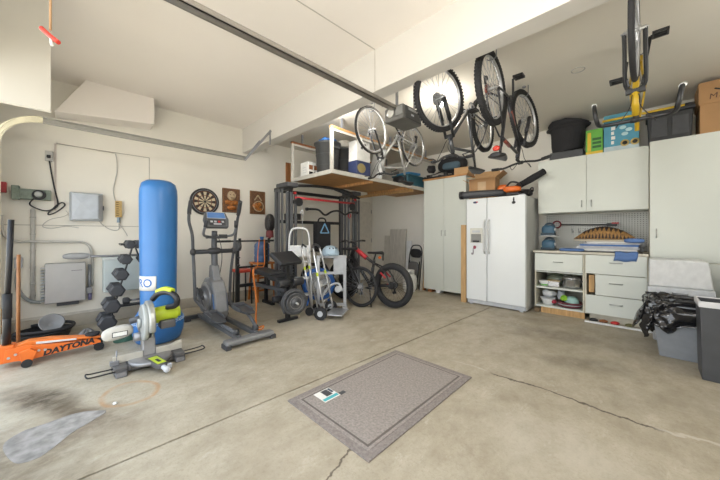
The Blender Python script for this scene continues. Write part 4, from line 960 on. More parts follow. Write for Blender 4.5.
m = MB(); m.sph((0,0,0),(.07,.34,.05),p=.8,R=RX(.45)); o = m.build('pale_tarp', mat('pale_tarp',(.55,.52,.44),.7)); o.location=(-4.22,3.47,LZ+.455); tag(o,'pale folded tarp lying along the top of the green sack','tarp')
m = MB().bb((-4.09,3.30,LZ),(-4.03,3.42,LZ+.40)); tag(m.build('black_case', M_black, bevel=.01), 'narrow black upright case left of the nearer loft barrel', 'case')
def blue_pic(t, s):
    MB().sph((s[0]/2,-.05,.16),(.004,.10,.08)).build('printed_picture', mat('picture_tan',(.30,.24,.10),.6), t)
carton('navy_box', (-3.50,3.53,LZ), (.20,.34,.28), 0, mat('navy_print',(.035,.05,.13),.5), 'dark navy carton with tan picture beneath the white carton on loft', extra=blue_pic)
def mark_box(t, s):
    for k,(y,z) in enumerate(((-.05,.26),(-.05,.20),(.03,.26),(.03,.20))):
        MB().bb((s[0]/2,y-.02,z),(s[0]/2+.002,y+.03,z+.04)).build('printed_mark', M_dgrey, t)
carton('white_carton', (-3.50,3.53,LZ+.281), (.20,.32,.34), 0, M_paper, 'white carton with dark square marks stacked on the navy carton', extra=mark_box)
m = MB(); m.box((0,0,0),(.30,.06,.62),RX(-.28)); o = m.build('foam_board', M_white, bevel=.01); o.location=(-3.55,4.05,LZ+.312); tag(o,'slanted white board leaning on the loft behind the white bicycle','board')
t = thing('storage_bin', 'dark teal plastic bin at the far end of the loft', 'bin', (-3.62,5.15,LZ))
MB().bb((-.20,-.30,0),(.20,.30,.24)).build('body', M_teal, t, bevel=.02); MB().bb((-.215,-.315,.24),(.215,.315,.275)).build('lid', M_teal, t, bevel=.01)
m = MB(); m.box((0,0,0),(.34,.42,.05),RX(.06)); o = m.build('blue_board', mat('bright_blue',(.06,.27,.55),.45), bevel=.01); o.location=(-3.60,5.12,LZ+.315); tag(o,'flat bright blue foam board lying on the teal bin','board')
lump('black_sack', (-3.56,4.72,LZ+.125), (.13,.07,.1), M_cloth, 'small black sack squeezed in front of the teal bin on the loft', 'sack', 8)

# ------------------------------------------------------------------ bicycles
M_tyre = mat('tyre_rubber', (.018,.018,.02), .75, bump=.3, bscale=70)
M_spoke = mat('spoke_steel', (.36,.37,.39), .35, .6)
def make_bike(name, label, loc, rot, wr=.34, tr=.024, frame_m=None, fork_m=None, rim_m=None, wb=1.05, bar='flat', barw=.62, knob=False, fat=False, accent=None, seat=True, susp=False, saddle_m=None, bar_m=None, spokes=32, group=None, extra=None, tyre_wall=None, steer=0.0, geo=None, ca=-.5):
    t = thing(name, label, 'bicycle', loc, rot, group)
    rx, fx = -wb*.42, wb*.58; az = wr
    fm, km = frame_m or M_black, fork_m or frame_m or M_black; rm = rim_m or M_alu
    ht0, ht1 = V((fx-.20,0,az+.37)), V((fx-.25,0,az+.50))
    bb = V((0,0,az-.05)); sc0 = V((-.17,0,az+.40)); st = V((-.215,0,az+.60))
    if geo:
        sc0 = V((geo['sx'],0,az+geo['sc'])); st = V((geo['sx']-.05,0,az+geo['st'])); ht0 = V((fx-.20,0,az+.44)); ht1 = V((fx-.27,0,az+geo['ht']))
    hub_w = .06 if not fat else .09
    tr_ = .030 if fat else .016
    def wheel(nm, cx, front):
        w = MB().torus((0,0,0),(0,1,0), wr-tr, tr, 56, 12, 1.0)
        if knob:
            for k in range(64):
                a = 2*PI*k/64; d = V((math.cos(a),0,math.sin(a)))
                for s in (-1,1): w.box(d*(wr-.001)+V((0,s*tr*.45,0)), (tr*.7,tr*.55,.010), RY(-a+PI/2) if 0 else Matrix((d.cross(V((0,1,0))),V((0,1,0)),d)).transposed())
        W_ = w.build(nm, M_tyre, t); W_.location = (cx,0,az)
        r = MB().torus((0,0,0),(0,1,0), wr-tr*1.75-.004, .011 if not fat else .014, 48, 8, 1.3 if not fat else 2.4); r.build('rim', rm, W_)
        if tyre_wall is not None:
            q = MB()
            for s in (-1,1): q.torus((0,s*tr*.80,0),(0,1,0), wr-tr*1.15, .005, 48, 6)
            q.build('side_wall', tyre_wall, W_)
        sp = MB(); R1 = wr-tr*1.75-.010
        for k in range(spokes):
            a = 2*PI*k/spokes; s = 1 if k%2 else -1; a2 = a+(.55 if (k//2)%2 else -.55)
            sp.cyl((.022*math.cos(a2),s*hub_w*.42,.022*math.sin(a2)),(R1*math.cos(a),0,R1*math.sin(a)),.0021,n=4,caps=False)
        sp.build('spoke_set', M_spoke if not fat else M_blkmet, W_)
        h = MB().cyl((0,-hub_w,0),(0,hub_w,0),.013 if not fat else .045,n=14); h.cyl((0,-hub_w*.55,0),(0,-hub_w*.4,0),.027 if not fat else .06); h.cyl((0,hub_w*.4,0),(0,hub_w*.55,0),.027 if not fat else .06); h.cyl((0,-hub_w-.012,0),(0,hub_w+.012,0),.006)
        h.build('hub', M_silver if not fat else M_blkmet, W_)
        if not front:
            c = MB()
            for i in range(6): c.cyl((0,-.030-i*.005,0),(0,-.033-i*.005,0),.052-i*.006,n=22)
            c.build('cassette', accent or M_mgrey, W_)
        else:
            c = MB().cyl((0,.036,0),(0,.038,0),.07 if susp else .03,n=24); c.build('brake_disc', M_silver, W_)
        return W_
    wheel('rear_wheel', rx, False); wheel('front_wheel', fx, True)
    m = MB(); k = 1.5 if fat else 1.0
    m.tube([bb,ht0+V((.01,0,.02))],.020*k,12); m.tube([sc0,ht1+V((.01,0,-.03))],.016*k,12); m.tube([bb,st+V((.03,0,-.10))],.0165*k,12); m.tube([ht0+V((.012,0,-.015)),ht1+V((-.006,0,.015))],.022*k,12)
    m.cyl(bb+V((0,-.038,0)),bb+V((0,.038,0)),.023,n=14)
    ax = V((rx,0,az))
    for s in (-1,1):
        w_ = hub_w*.95
        m.tube([bb+V((-.03,s*.025,0)), V((rx+.36*0+(.18 if 1 else 0),s*(tr+.018),az-.02)), ax+V((0,s*w_,0))],.010*k,8,smooth_pts=3)
        m.tube([sc0+V((-.005,s*.016,0)), V((rx+.12,s*(tr+.018),az+.22)), ax+V((0,s*w_,0))],.008*k,8,smooth_pts=3)
    m.build('frame', fm, t)
    if accent:
        for a, b_ in ((.25,.55),):
            p0 = bb.lerp(ht0,a); p1 = bb.lerp(ht0,b_); MB().tube([p0,p1],.0215*k,12).build('frame_decal', accent, t)
        p0 = sc0.lerp(ht1,.15); p1 = sc0.lerp(ht1,.45); MB().tube([p0,p1],.0175*k,12).build('frame_decal', accent, t)
    fa = V((fx,0,az)); dirh = (ht0-ht1).normalized()
    m = MB(); cr = ht0+dirh*.03
    for s in (-1,1):
        fw = max(hub_w*.9, tr+.022)
        if susp:
            m.tube([cr+V((0,s*fw,.03)), cr.lerp(fa,.45)+V((0,s*fw,0))],.015,10); m.tube([cr.lerp(fa,.4)+V((0,s*fw,0)), fa+V((0,s*fw,0))],.021,10)
        else:
            m.tube([cr+V((0,s*.02,0)), cr.lerp(fa,.12)+V((0,s*fw,0)), cr.lerp(fa,.7)+V((-.005,s*fw,0)), fa+V((0,s*fw,0))],.013*k,9,smooth_pts=4)
    m.beam(cr+V((0,-fw,.01)),cr+V((0,fw,.01)),.035,.03); m.cyl(ht0,cr,.02)
    m.build('fork', km, t)
    if seat:
        m = MB(); m.tube([sc0+V((.0,0,.02)), st],.0135,10); m.build('seat_post', M_blkmet, t)
        sd = MB(); 
        def sf(u, v):
            x = -.15+.29*u; hw = .078*(1-u)**.8*(1 if u > .0 else .8)+.020; hw *= min(1,(u*6+.35)); a = v*2*PI
            return (st.x+x+.02, hw*math.cos(a), st.z+.012+.026*math.sin(a)*(1-.3*u)+.012*(1-u)**2)
        sd.grid(sf, 14, 16); sd.sph((st.x-.125,0,st.z+.018),(.012,.055,.026)); sd.sph((st.x+.16,0,st.z+.012),(.012,.02,.018))
        sd.build('saddle', saddle_m or M_black, t)
    stem = ht1-dirh*.05; m = MB(); m.cyl(ht1,stem,.017); bc = stem+V((.08,0,.02)); m.tube([stem,bc],.016,10); m.cyl(bc+V((0,-.025,0)),bc+V((0,.025,0)),.02); m.build('stem', M_blkmet, t)
    bm_ = bar_m or M_blkmet
    if bar == 'flat':
        pts = [bc+V((-.05,-barw/2,.02)),bc+V((-.03,-barw*.3,.03)),bc+V((0,-.06,.0)),bc+V((0,.06,.0)),bc+V((-.03,barw*.3,.03)),bc+V((-.05,barw/2,.02))]
    else:
        hp = [V((-.01,-barw/2-.03,-.18)),V((.06,-barw/2-.02,-.15)),V((.10,-barw/2-.01,-.08)),V((.085,-barw/2,-.02)),V((.03,-barw/2+.01,.0)),V((0,-barw*.36,0)),V((0,-.05,0))]
        pts = [bc+p for p in hp]+[bc]+[bc+V((p.x,-p.y,p.z)) for p in reversed(hp)]
    hb = MB().tube(pts,.012 if bar=='flat' else .0145,9,smooth_pts=5).build('handlebar', bm_, t)
    for s in (0,-1):
        e, e2 = pts[s], pts[1 if s == 0 else -2]
        MB().cyl(e, e.lerp(e2,.62 if bar=='flat' else 1.0),.0175,n=12).build('grip', M_rub if bar=='flat' else M_silver, hb)
        sg = -1 if s == 0 else 1
        l0 = e.lerp(e2,.8)
        if bar == 'flat': MB().tube([l0+V((.01,0,-.005)), l0+V((.05,sg*.01,-.02)), l0+V((.055,sg*.10,-.03))],.006,7).build('brake_lever', M_silver if bar!='flat' else M_blkmet, hb)
    m = MB()
    for s in (-1,1): m.tube([bc+V((.0,s*.10,.02)), bc+V((.09,s*.10,.05)), bc+V((.10,s*.03,-.06)), ht0+V((.04,s*.02,.03)), ht0+V((-.1,s*.0,-.06))],.0035,6,smooth_pts=5)
    m.build('brake_cable', M_black, t)
    # cranks
    m = MB().torus(bb+V((0,-.05,0)),(0,1,0),.082,.005,36,6); m.cyl(bb+V((0,-.052,0)),bb+V((0,-.048,0)),.03)
    for k_ in range(5):
        a = 2*PI*k_/5; m.beam(bb+V((0,-.05,0)),bb+V((.08*math.cos(a),-.05,.08*math.sin(a))),.004,.014,up=(0,1,0))
    m.build('chainring', accent or M_mgrey, t)
    for s in (-1,1):
        d = V((math.cos(ca),0,math.sin(ca)))*(-s); p0 = bb+V((0,s*.06,0)); p1 = p0+d*.17+V((0,s*.02,0))
        arm = MB().beam(p0,p1,.012,.022,up=(0,1,0)).build('crank_arm', M_blkmet, t, bevel=.003)
        m = MB()
        for q in (-.042,.042): m.beam(p1+V((q,s*.01,0)),p1+V((q,s*.10,0)),.014,.018)
        for q in (.015,.095): m.beam(p1+V((-.045,s*q,0)),p1+V((.045,s*q,0)),.012,.018)
        m.cyl(p1,p1+V((0,s*.10,0)),.008); m.build('pedal', M_black, arm)
    m = MB()
    for sg in (-1,1): m.tube([bb+V((0,-.05,sg*.082)), V((rx,-.045,az+sg*.045))],.0045,6)
    m.build('chain', mat('chain_steel',(.12,.11,.10),.45,.6), t)
    m = MB(); m.box((rx+.01,-.062,az-.09),(.03,.012,.11),RY(.3)); m.cyl((rx,-.055,az-.06),(rx,-.049,az-.06),.022); m.cyl((rx+.025,-.055,az-.13),(rx+.025,-.049,az-.13),.022); m.build('derailleur', M_blkmet, t)
    if not susp and not fat:
        for s in (-1,1): MB().beam(cr+V((.03,s*.035,-.02)),cr+V((.035,s*.045,-.08)),.012,.02,up=(1,0,0)).build('brake_arm', M_blkmet, t)
    if steer:
        A = Matrix.Translation(ht0) @ Matrix.Rotation(steer,4,dirh) @ Matrix.Translation(-ht0)
        for o in t.children:
            if o.name.split('.')[0] in ('front_wheel','fork','stem','handlebar'): o.matrix_basis = A @ o.matrix_basis
    if extra: extra(t, dict(bb=bb,st=st,ht0=ht0,ht1=ht1,rx=rx,fx=fx,az=az,sc0=sc0,bc=bc))
    return t
UP = lambda a: (PI,0,a)
def hung(x, y0, toward, **k):
    # upside down on ceiling hooks: wheels up, saddle and bars below
    a = -PI/2 if toward else PI/2
    return make_bike(loc=(x,y0,2.945), rot=(PI,0,a), **k)
def refl(t, d):
    MB().sph(d['st']+V((-.10,0,-.05)),(.018,.035,.028)).build('red_reflector', mat('reflector_red',(.6,.05,.03),.25), t)
hung(-2.66, 3.50, True, name='bicycle', label='white and silver bicycle hanging upside down behind the garage door opener', wr=.325, tr=.019, frame_m=mat('pearl_white_frame',(.36,.36,.35),.3,.3), fork_m=M_blkmet, wb=1.0, rim_m=M_silver, tyre_wall=mat('pale_side_wall',(.42,.40,.36),.7), barw=.56)
hung(-1.50, 3.34, True, name='bicycle', label='dark mountain bicycle hanging upside down in front of the bare bulb', wr=.335, tr=.026, steer=-.30, ca=.5, knob=True, susp=True, frame_m=mat('gunmetal_frame',(.11,.115,.125),.3,.5), fork_m=M_blkmet, wb=1.08, barw=.6)
hung(-1.05, 3.30, False, name='bicycle', label='knobbly tyred mountain bicycle hanging upside down with red seat reflector and gold cassette', wr=.345, tr=.030, knob=True, susp=True, frame_m=mat('black_frame',(.035,.035,.04),.3,.2), steer=-.16, ca=1.15, accent=mat('maroon_decal',(.25,.06,.04),.35), wb=1.05, barw=.64, extra=refl)
hung(-.05, 3.34, True, name='bicycle', label='black and yellow road bicycle hanging upside down with curved silver tipped bars', wr=.335, tr=.017, bar='bull', barw=.42, seat=False, steer=-.03, frame_m=mat('yellow_frame',(.55,.36,.02),.35), fork_m=M_blkmet, wb=1.0, accent=M_black)
for (x, y) in ((-2.66,2.92),(-2.66,3.92),(-1.50,2.72),(-1.50,3.79),(-1.05,2.86),(-1.05,3.91),(-.05,2.76),(-.05,3.76)):
    y_ = y
    m = MB(); m.cyl((x,y_,3.001),(x,y_,2.985),.02,n=12); m.tube([(x+.045,y_,3.0),(x+.045,y_,2.93),(x+.04,y_,2.885),(x,y_,2.872),(x-.035,y_,2.885),(x-.04,y_,2.90)],.005,7,smooth_pts=4)
    where = {-2.66:'white bicycle behind the opener',-1.50:'dark bicycle before the bulb',-1.05:'gold cassette mountain bicycle',-.05:'yellow road bicycle'}[x]
    tag(m.build('ceiling_hook', M_mgrey), f"ceiling hook holding the {'nearer' if y<3.4 else 'farther'} wheel of the {where}", 'hook', 'bicycle hooks on the rear ceiling')

# bicycles on the floor
M_ebk = mat('ebike_black',(.03,.03,.033),.3,.2)
def ebike_extra(t, d):
    p = d['sc0']; q = d['ht1']
    m = MB(); m.tube([p.lerp(q,.35)+V((0,0,-.02)), p.lerp(q,.95)+V((0,0,-.03))],.040,12); m.build('battery', mat('ebike_red',(.50,.03,.04),.35), t)
    m = MB(); m.tube([p.lerp(q,.45)+V((0,-.033,-.005)), p.lerp(q,.85)+V((0,-.033,-.012))],.012,8); m.build('battery_stripe', M_black, t)
    m = MB(); m.tube([V((-.03,.07,d['az']-.06)), V((-.16,.20,.01))],.010,8); m.build('kickstand', M_blkmet, t)
    MB().sph(d['st']+V((-.08,0,-.06)),(.02,.04,.025)).build('rear_light', M_orange, t)
    for s in (-1,1): MB().tube([V((d['rx']+.10,s*.075,d['az']+.12)), V((d['rx']+.20,s*.07,d['az']+.2))],.016,8).build('red_stay', MATS['ebike_red'], t)
    m = MB(); m.tube([V((d['rx']+.32,s_*.0+.06,d['az']-.03)) if 0 else V((d['rx']+.16,-.07,d['az']-.01)), V((d['rx']+.05,-.07,d['az']-.0))],.013,8); m.build('red_guard', MATS['ebike_red'], t)
make_bike(name='electric_bicycle', label='black and red fat tyred electric bicycle leaning by the loft post', loc=(-3.36,3.66,0), rot=(0,0,math.radians(186)), wr=.365, tr=.052, fat=True, geo=dict(sx=-.06,sc=.34,st=.50,ht=.62), frame_m=M_ebk, rim_m=M_blkmet, wb=1.08, barw=.64, extra=ebike_extra)
make_bike(name='bicycle', label='dark narrow tyred bicycle standing in front of the fat tyred electric bicycle', loc=(-3.75,3.29,0), rot=(0,0,math.radians(192)), wr=.335, tr=.024, frame_m=mat('dark_bike_frame',(.04,.04,.045),.35,.2), rim_m=M_blkmet, wb=1.0, barw=.56)
# ------------------------------------------------------------------ alcove by the far corner
t = thing('glass_sheet', 'tall grey streaked glass panel leaning on the back wall in the far corner', 'panel', (-4.36,5.72,0))
MB().box((0,.0,.66),(.46,.02,1.32),RX(-.07)).build('pane', mat('streaked_panel',(.48,.46,.42),.35,var=.18,scale=6,stretch=(5,5,.6)), t, bevel=.003)
for s in (-1,1): MB().box((s*.235,0,.66),(.02,.03,1.32),RX(-.07)).build('edge_strip', M_edge, t)
t = thing('leaning_board', 'narrow pale board leaning left of the grey glass panel', 'board', (-4.72,5.74,0))
MB().box((0,0,.58),(.16,.02,1.16),RX(-.06)).build('board', M_edge, t, bevel=.003)
m = MB().box((-4.01,5.70,.52),(.14,.02,1.04),RX(-.08)); tag(m.build('white_strip', M_white, bevel=.003), 'white strip of board leaning between glass panel and folding chair', 'board')
t = thing('wall_vent', 'small dark framed wall plate low on the far back wall', 'wall plate', (-4.87,YB,.60))
MB().bb((-4.93,YB-.025,.50),(-4.80,YB+.001,.70)).build('plate', mat('dark_brown_plate',(.06,.045,.035),.5), t, world=True, bevel=.004); MB().bb((-4.885,YB-.028,.56),(-4.845,YB-.024,.64)).build('pale_centre', M_mgrey, t, world=True)
t = thing('folding_chair', 'folded black and grey chair leaning by the loft post', 'folding chair', (-3.66,5.36,0), -.25)
for s in (-1,1):
    MB().tube([(s*.19,.02,0),(s*.20,.06,.45),(s*.19,.10,.80),(s*.12,.115,.93),(0,.12,.95)],.013,9,smooth_pts=4).build('side_frame', M_black, t)
    MB().tube([(s*.17,-.05,0),(s*.165,.02,.40),(s*.16,.06,.60)],.012,9).build('rear_leg', M_blkmet, t)
MB().sph((0,.095,.77),(.17,.022,.10),p=.6).build('backrest', M_pad, t)
MB().sph((0,.02,.40),(.155,.03,.19),p=.5,R=RX(-.1)).build('seat', mat('chair_seat_grey',(.11,.11,.115),.5), t)
t = thing('propane_tank', 'white propane tank on floor in front of the folded chair', 'propane tank', (-3.50,5.02,0))
MB().lathe([(.10,0),(.11,.02),(.13,.05),(.145,.10),(.145,.27),(.13,.33),(.08,.365),(.03,.375),(0,.375)],n=28).build('tank', mat('tank_white',(.66,.66,.63),.4), t)
MB().lathe([(.115,0),(.115,.03),(.108,.03),(.108,0)],cap=False,n=28).build('foot_ring', MATS['tank_white'], t)
m = MB(); m.grid(lambda u,v: (.095*math.cos(u*5.2),.095*math.sin(u*5.2),.35+.10*v),24,2); m.build('collar', MATS['tank_white'], t, solid=.006)
MB().cyl((0,0,.375),(0,0,.43),.02).build('valve', M_silver, t)
for k,(x,y,h,mm,lb) in enumerate(((-3.385,5.32,.98,M_edge,'pale'),(-3.345,5.40,.80,M_dwood,'reddish'),(-3.375,5.40,.88,M_wood,'yellowish'))):
    m = MB(); m.beam((x,y-.05,0),(x,y+.08,h),.03,.05,up=(0,1,0)); tag(m.build('wood_strip', mm, bevel=.003), f'{lb} wooden strip leaning beside the tall white cabinet near the propane tank', 'wood strip')

# ------------------------------------------------------------------ cabinets along the back wall
M_cab = mat('cabinet_white', (.64,.67,.62), .42, var=.02, scale=2); M_cabin = mat('cabinet_edge', (.55,.52,.42), .6, var=.1, scale=8)
M_hand = mat('pull_metal', (.45,.45,.45), .3, .8)
def pull(name, p0, p1, out, parent, r=.005, m_=None):
    o = V(out); MB().tube([V(p0), V(p0)+o, V(p1)+o, V(p1)],r,7).build(name, m_ or M_hand, parent, world=True)
t = thing('tall_cabinet', 'tall white two door cabinet left of the refrigerator', 'cabinet', (-2.9,5.55,0))
MB().bb((-3.32,5.30,.06),(-2.40,5.84,2.31)).build('body', M_cab, t, world=True, bevel=.003)
for a, b in ((-3.32,-2.862),(-2.858,-2.40)):
    d = MB().bb((a,5.278,.06),(b,5.298,2.31)).build('door', M_cab, t, world=True, bevel=.002)
    hx = -2.90 if a < -3 else -2.82; pull('handle',(hx,5.278,1.17),(hx,5.278,1.27),(0,-.03,0),d)
MB().bb((-3.34,5.26,2.312),(-2.38,5.84,2.345)).build('top_board', mat('orange_ply',(.45,.22,.08),.6,var=.2,scale=5), t, world=True, bevel=.003)
for x in (-3.24,-3.05,-2.5): MB().bb((x,5.30,0),(x+.10,5.44,.06)).build('foot_block', M_white if x>-3.2 else M_dwood, t, world=True)
t = thing('wood_plank', 'upright pale brown plank wedged between tall cabinet and refrigerator', 'plank', (-2.27,4.93,0))
MB().bb((-2.325,4.90,0),(-2.235,4.95,1.36)).build('plank', mat('tan_plank',(.52,.33,.15),.6,var=.15,scale=6,stretch=(6,6,.6)), t, world=True, bevel=.003)
# refrigerator
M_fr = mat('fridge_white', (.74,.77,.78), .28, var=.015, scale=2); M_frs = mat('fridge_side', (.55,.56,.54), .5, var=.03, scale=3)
FX0, FX1, FY, FZ = -2.21, -1.285, 4.865, 1.80
sx_ = -1.86
t = thing('refrigerator', 'white side by side refrigerator with ice dispenser and magnets', 'refrigerator', (-1.75,5.25,0))
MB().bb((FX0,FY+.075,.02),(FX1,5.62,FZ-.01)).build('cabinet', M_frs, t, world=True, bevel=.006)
dl = MB().bb((FX0,FY,.085),(sx_-.004,FY+.068,FZ)).build('freezer_door', M_fr, t, world=True, bevel=.012, seg=3)
dr = MB().bb((sx_+.004,FY,.085),(FX1,FY+.068,FZ)).build('fridge_door', M_fr, t, world=True, bevel=.012, seg=3)
for hx, d in ((sx_-.035,dl),(sx_+.035,dr)):
    m = MB(); m.tube([(hx,FY+.005,.88),(hx,FY-.045,.93),(hx,FY-.05,1.15),(hx,FY-.045,1.38),(hx,FY+.005,1.43)],.014,10,smooth_pts=4); m.build('handle', mat('handle_white',(.60,.61,.61),.3), d, world=True)
m = MB(); m.bb((-2.14,FY-.008,1.05),(-1.93,FY+.001,1.30)); m.build('dispenser', mat('dispenser_frame',(.62,.62,.56),.4), dl, world=True, bevel=.004)
dsp = MB().bb((-2.12,FY-.011,1.06),(-1.95,FY-.007,1.20)).build('dispenser_recess', mat('recess_grey',(.24,.24,.23),.5), dl, world=True)
MB().bb((-2.09,FY-.018,1.06),(-1.98,FY-.008,1.09)).build('drip_tray', M_black, dl, world=True, bevel=.003)
MB().bb((-2.10,FY-.012,1.225),(-1.97,FY-.007,1.26)).build('control_strip', M_lgrey, dl, world=True)
MB().bb((FX0+.01,FY+.03,.02),(FX1-.01,FY+.07,.083)).build('toe_grille', M_lgrey, t, world=True)
for x in (FX0+.05,FX1-.09): MB().bb((x,FY+.02,0),(x+.05,FY+.08,.03)).build('foot', M_lgrey, t, world=True)
MB().bb((FX1-.10,FY+.01,FZ),(FX1-.02,FY+.08,FZ+.015)).build('hinge_cover', M_lgrey, t, world=True, bevel=.004)
def magnet(name, parts, label):
    t = thing(name, label, 'magnet', parts[0][0]); 
    for k,(c, r, mm, nm) in enumerate(parts): MB().sph(c, r, 12, 8).build(nm, mm, t, world=True)
magnet('flag_magnet', [((-2.05,FY-.006,1.735),(.04,.006,.018),mat('magnet_navy',(.05,.05,.12),.4),'base'),((-2.02,FY-.008,1.74),(.018,.006,.01),M_red,'red_patch')], 'small dark red and navy magnet high on freezer door')
magnet('figure_magnet', [((-1.45,FY-.006,1.735),(.012,.006,.03),M_black,'body'),((-1.45,FY-.006,1.69),(.028,.006,.022),M_black,'base'),((-1.45,FY-.006,1.765),(.010,.006,.01),M_black,'head')], 'black figure shaped magnet high on refrigerator door')
magnet('red_magnet', [((-2.06,FY-.006,.975),(.026,.006,.03),mat('magnet_red',(.30,.05,.08),.4),'bloom'),((-2.085,FY-.006,.91),(.010,.005,.06),mat('magnet_grey',(.25,.22,.24),.5),'stem'),((-2.105,FY-.006,.865),(.014,.006,.022),MATS['magnet_grey'],'tail')], 'dark red magnet with grey tail below the ice dispenser')
# things on the refrigerator and the tall cabinet
t = thing('leaf_blower', 'long dark grey leaf blower tube with orange motor lying on the refrigerator', 'leaf blower', (-1.8,4.95,FZ))
m = MB(); m.tube([(-2.30,4.86,FZ+.075),(-1.95,4.90,FZ+.075),(-1.62,5.02,FZ+.08)],[.062,.060,.055,.05],16,smooth_pts=3); m.build('tube', M_dgrey, t, world=True)
m = MB(); m.tube([(-2.32,4.858,FZ+.075),(-2.26,4.865,FZ+.075)],.07,16); m.build('nozzle', M_black, t, world=True)
m = MB(); m.sph((-1.52,5.02,FZ+.12),(.13,.07,.05),p=.7,R=RZ(.2)); m.build('motor', M_orange, t, world=True)
m = MB(); m.bb((-1.60,4.96,FZ+.02),(-1.40,5.08,FZ+.06)); m.build('base', M_black, t, world=True, bevel=.01)
m = MB(); m.tube([(-1.62,5.04,FZ+.16),(-1.55,5.05,FZ+.24),(-1.45,5.06,FZ+.22),(-1.40,5.06,FZ+.15)],.016,8,smooth_pts=4); m.build('handle', M_black, t, world=True)
t = thing('hedge_trimmer', 'orange and black power tool body beside the cardboard box on refrigerator', 'power tool', (-1.80,5.14,FZ))
MB().sph((-1.69,5.13,FZ+.15),(.09,.06,.075),p=.7).build('housing', M_orange, t, world=True); MB().bb((-1.77,5.09,FZ),(-1.62,5.2,FZ+.08)).build('base', M_black, t, world=True, bevel=.01)
MB().tube([(-1.75,5.13,FZ+.14),(-1.79,5.12,FZ+.15)],.025,10).build('grip', M_black, t, world=True)
t = thing('umbrella', 'black rolled umbrella propped aslant on the refrigerator top', 'umbrella', (-1.3,5.25,FZ))
MB().tube([(-1.66,5.33,FZ+.15),(-1.4,5.25,FZ+.24),(-1.10,5.13,FZ+.36)],[.03,.05,.055,.05],14,smooth_pts=4).build('canopy', M_cloth, t, world=True)
MB().tube([(-1.66,5.33,FZ+.15),(-1.72,5.35,FZ+.10),(-1.76,5.36,FZ+.012)],.012,8).build('shaft', M_blkmet, t, world=True)
m = MB()
for k in range(4): m.torus((-1.37,5.19,FZ+.03+.022*k),(.10*(k%2)-.05,.06,1),.085+.006*k,.012,28,7)
m.tube([(-1.27,5.22,FZ+.09),(-1.245,5.1,FZ+.12),(-1.25,5.0,FZ+.10),(-1.27,4.96,FZ+.02)],.011,7,smooth_pts=4)
tag(m.build('coiled_hose', M_black), 'coiled black hose at the front corner of the refrigerator top', 'hose')
t = thing('open_carton', 'open brown cardboard box with raised flaps behind the leaf blower', 'box', (-2.05,5.25,FZ+.001), .12); t.scale = (1.35,1.2,1.55)
m = MB(); 
for a, b in (((-.16,-.14,0),(.16,-.135,.24)),((-.16,.135,0),(.16,.14,.24)),((-.16,-.135,0),(-.155,.135,.24)),((.155,-.135,0),(.16,.135,.24)),((-.155,-.135,0),(.155,.135,.006))): m.bb(a,b)
m.build('carton', M_card, t)
for c, s, R in (((0,-.19,.25),(.32,.11,.005),RX(.2)),((.21,0,.275),(.11,.27,.005),RY(-.6)),((-.20,0,.22),(.10,.27,.005),RY(.5)),((0,.16,.30),(.32,.005,.12),RX(-.3))): MB().box(c,s,R).build('flap', mat('light_cardboard',(.50,.31,.15),.8), t)
MB().bb((-.05,-.142,.02),(.05,-.1395,.20)).build('tape', mat('packing_tape',(.52,.36,.2),.4), t)
carton('flat_carton', (-2.52,5.46,2.346), (.27,.36,.13), .1, MATS['light_cardboard'], 'flat brown cardboard box on the right end of the tall cabinet')
# gear heap on the tall cabinet
def rack(name, label, c, rz):
    t = thing(name, label, 'bike rack', c, rz)
    for s in (-1,1): MB().tube([(-.42,s*.13,.03),(-.1,s*.14,.035),(.38,s*.12,.03)],.018,9).build('frame_tube', M_blkmet, t)
    for x in (-.38,-.2,0,.2,.34): MB().cyl((x,-.14,.055),(x,.14,.055),.012).build('cross_tube', M_blkmet, t)
    for x,y in ((-.3,-.1),(-.1,.1),(.15,-.1),(.28,.08)): MB().bb((x-.04,y-.025,.05),(x+.05,y+.025,.10)).build('clamp', M_black, t, bevel=.008)
    MB().tube([(-.35,-.1,.07),(-.2,.05,.13),(.05,-.04,.14),(.3,.06,.10)],.012,8,smooth_pts=5).build('strap', M_cloth, t)
    return t
rack('bike_rack', 'black folded car bicycle rack lying on the tall white cabinet', (-3.02,5.48,2.346), .05).scale = (.85,.9,1)
t = thing('backpack', 'black and steel blue duffel bag heaped on the folded bicycle rack', 'bag', (-2.84,5.60,2.50)); t.scale = (1.2,1.05,1.3)
MB().sph((0,0,.10),(.26,.15,.12),p=.8).build('body', M_cloth, t); MB().sph((.03,-.11,.07),(.16,.05,.06),p=.6).build('pocket', mat('steel_blue_cloth',(.07,.12,.16),.7,bump=.3,bscale=25), t)
MB().tube([(-.18,-.08,.17),(-.08,-.1,.24),(.08,-.1,.24),(.18,-.08,.17)],.012,8,smooth_pts=4).build('strap', M_cloth, t)
lump('black_pouch', (-3.24,5.44,2.575), (.09,.09,.08), M_cloth, 'small black pouch left of the duffel bag on the tall cabinet', 'pouch', 11)
# ------------------------------------------------------------------ drawer units, worktop, upper cabinets
DY = 5.10
t = thing('base_unit', 'white base cabinet with one drawer and open shelves of pots', 'cabinet', (-.9,5.45,0))
X0, X1 = -1.22, -.605
m = MB(); m.bb((X0,DY,.09),(X0+.02,5.84,.915)); m.bb((X1-.02,DY,.09),(X1,5.84,.915)); m.bb((X0,5.80,.09),(X1,5.84,.915)); m.build('body', M_cabin, t, world=True, bevel=.002)
for z in (.09,.375): MB().bb((X0+.02,DY+.005,z),(X1-.02,5.80,z+.022)).build('shelf', M_cab, t, world=True)
MB().bb((X0+.02,DY+.005,.62),(X1-.02,5.80,.635)).build('divider', M_cab, t, world=True)
d = MB().bb((X0+.005,DY-.02,.645),(X1-.02,DY-.001,.905)).build('drawer', M_cab, t, world=True, bevel=.002); pull('handle',(-.97,DY-.02,.785),(-.86,DY-.02,.785),(0,-.025,0),d)
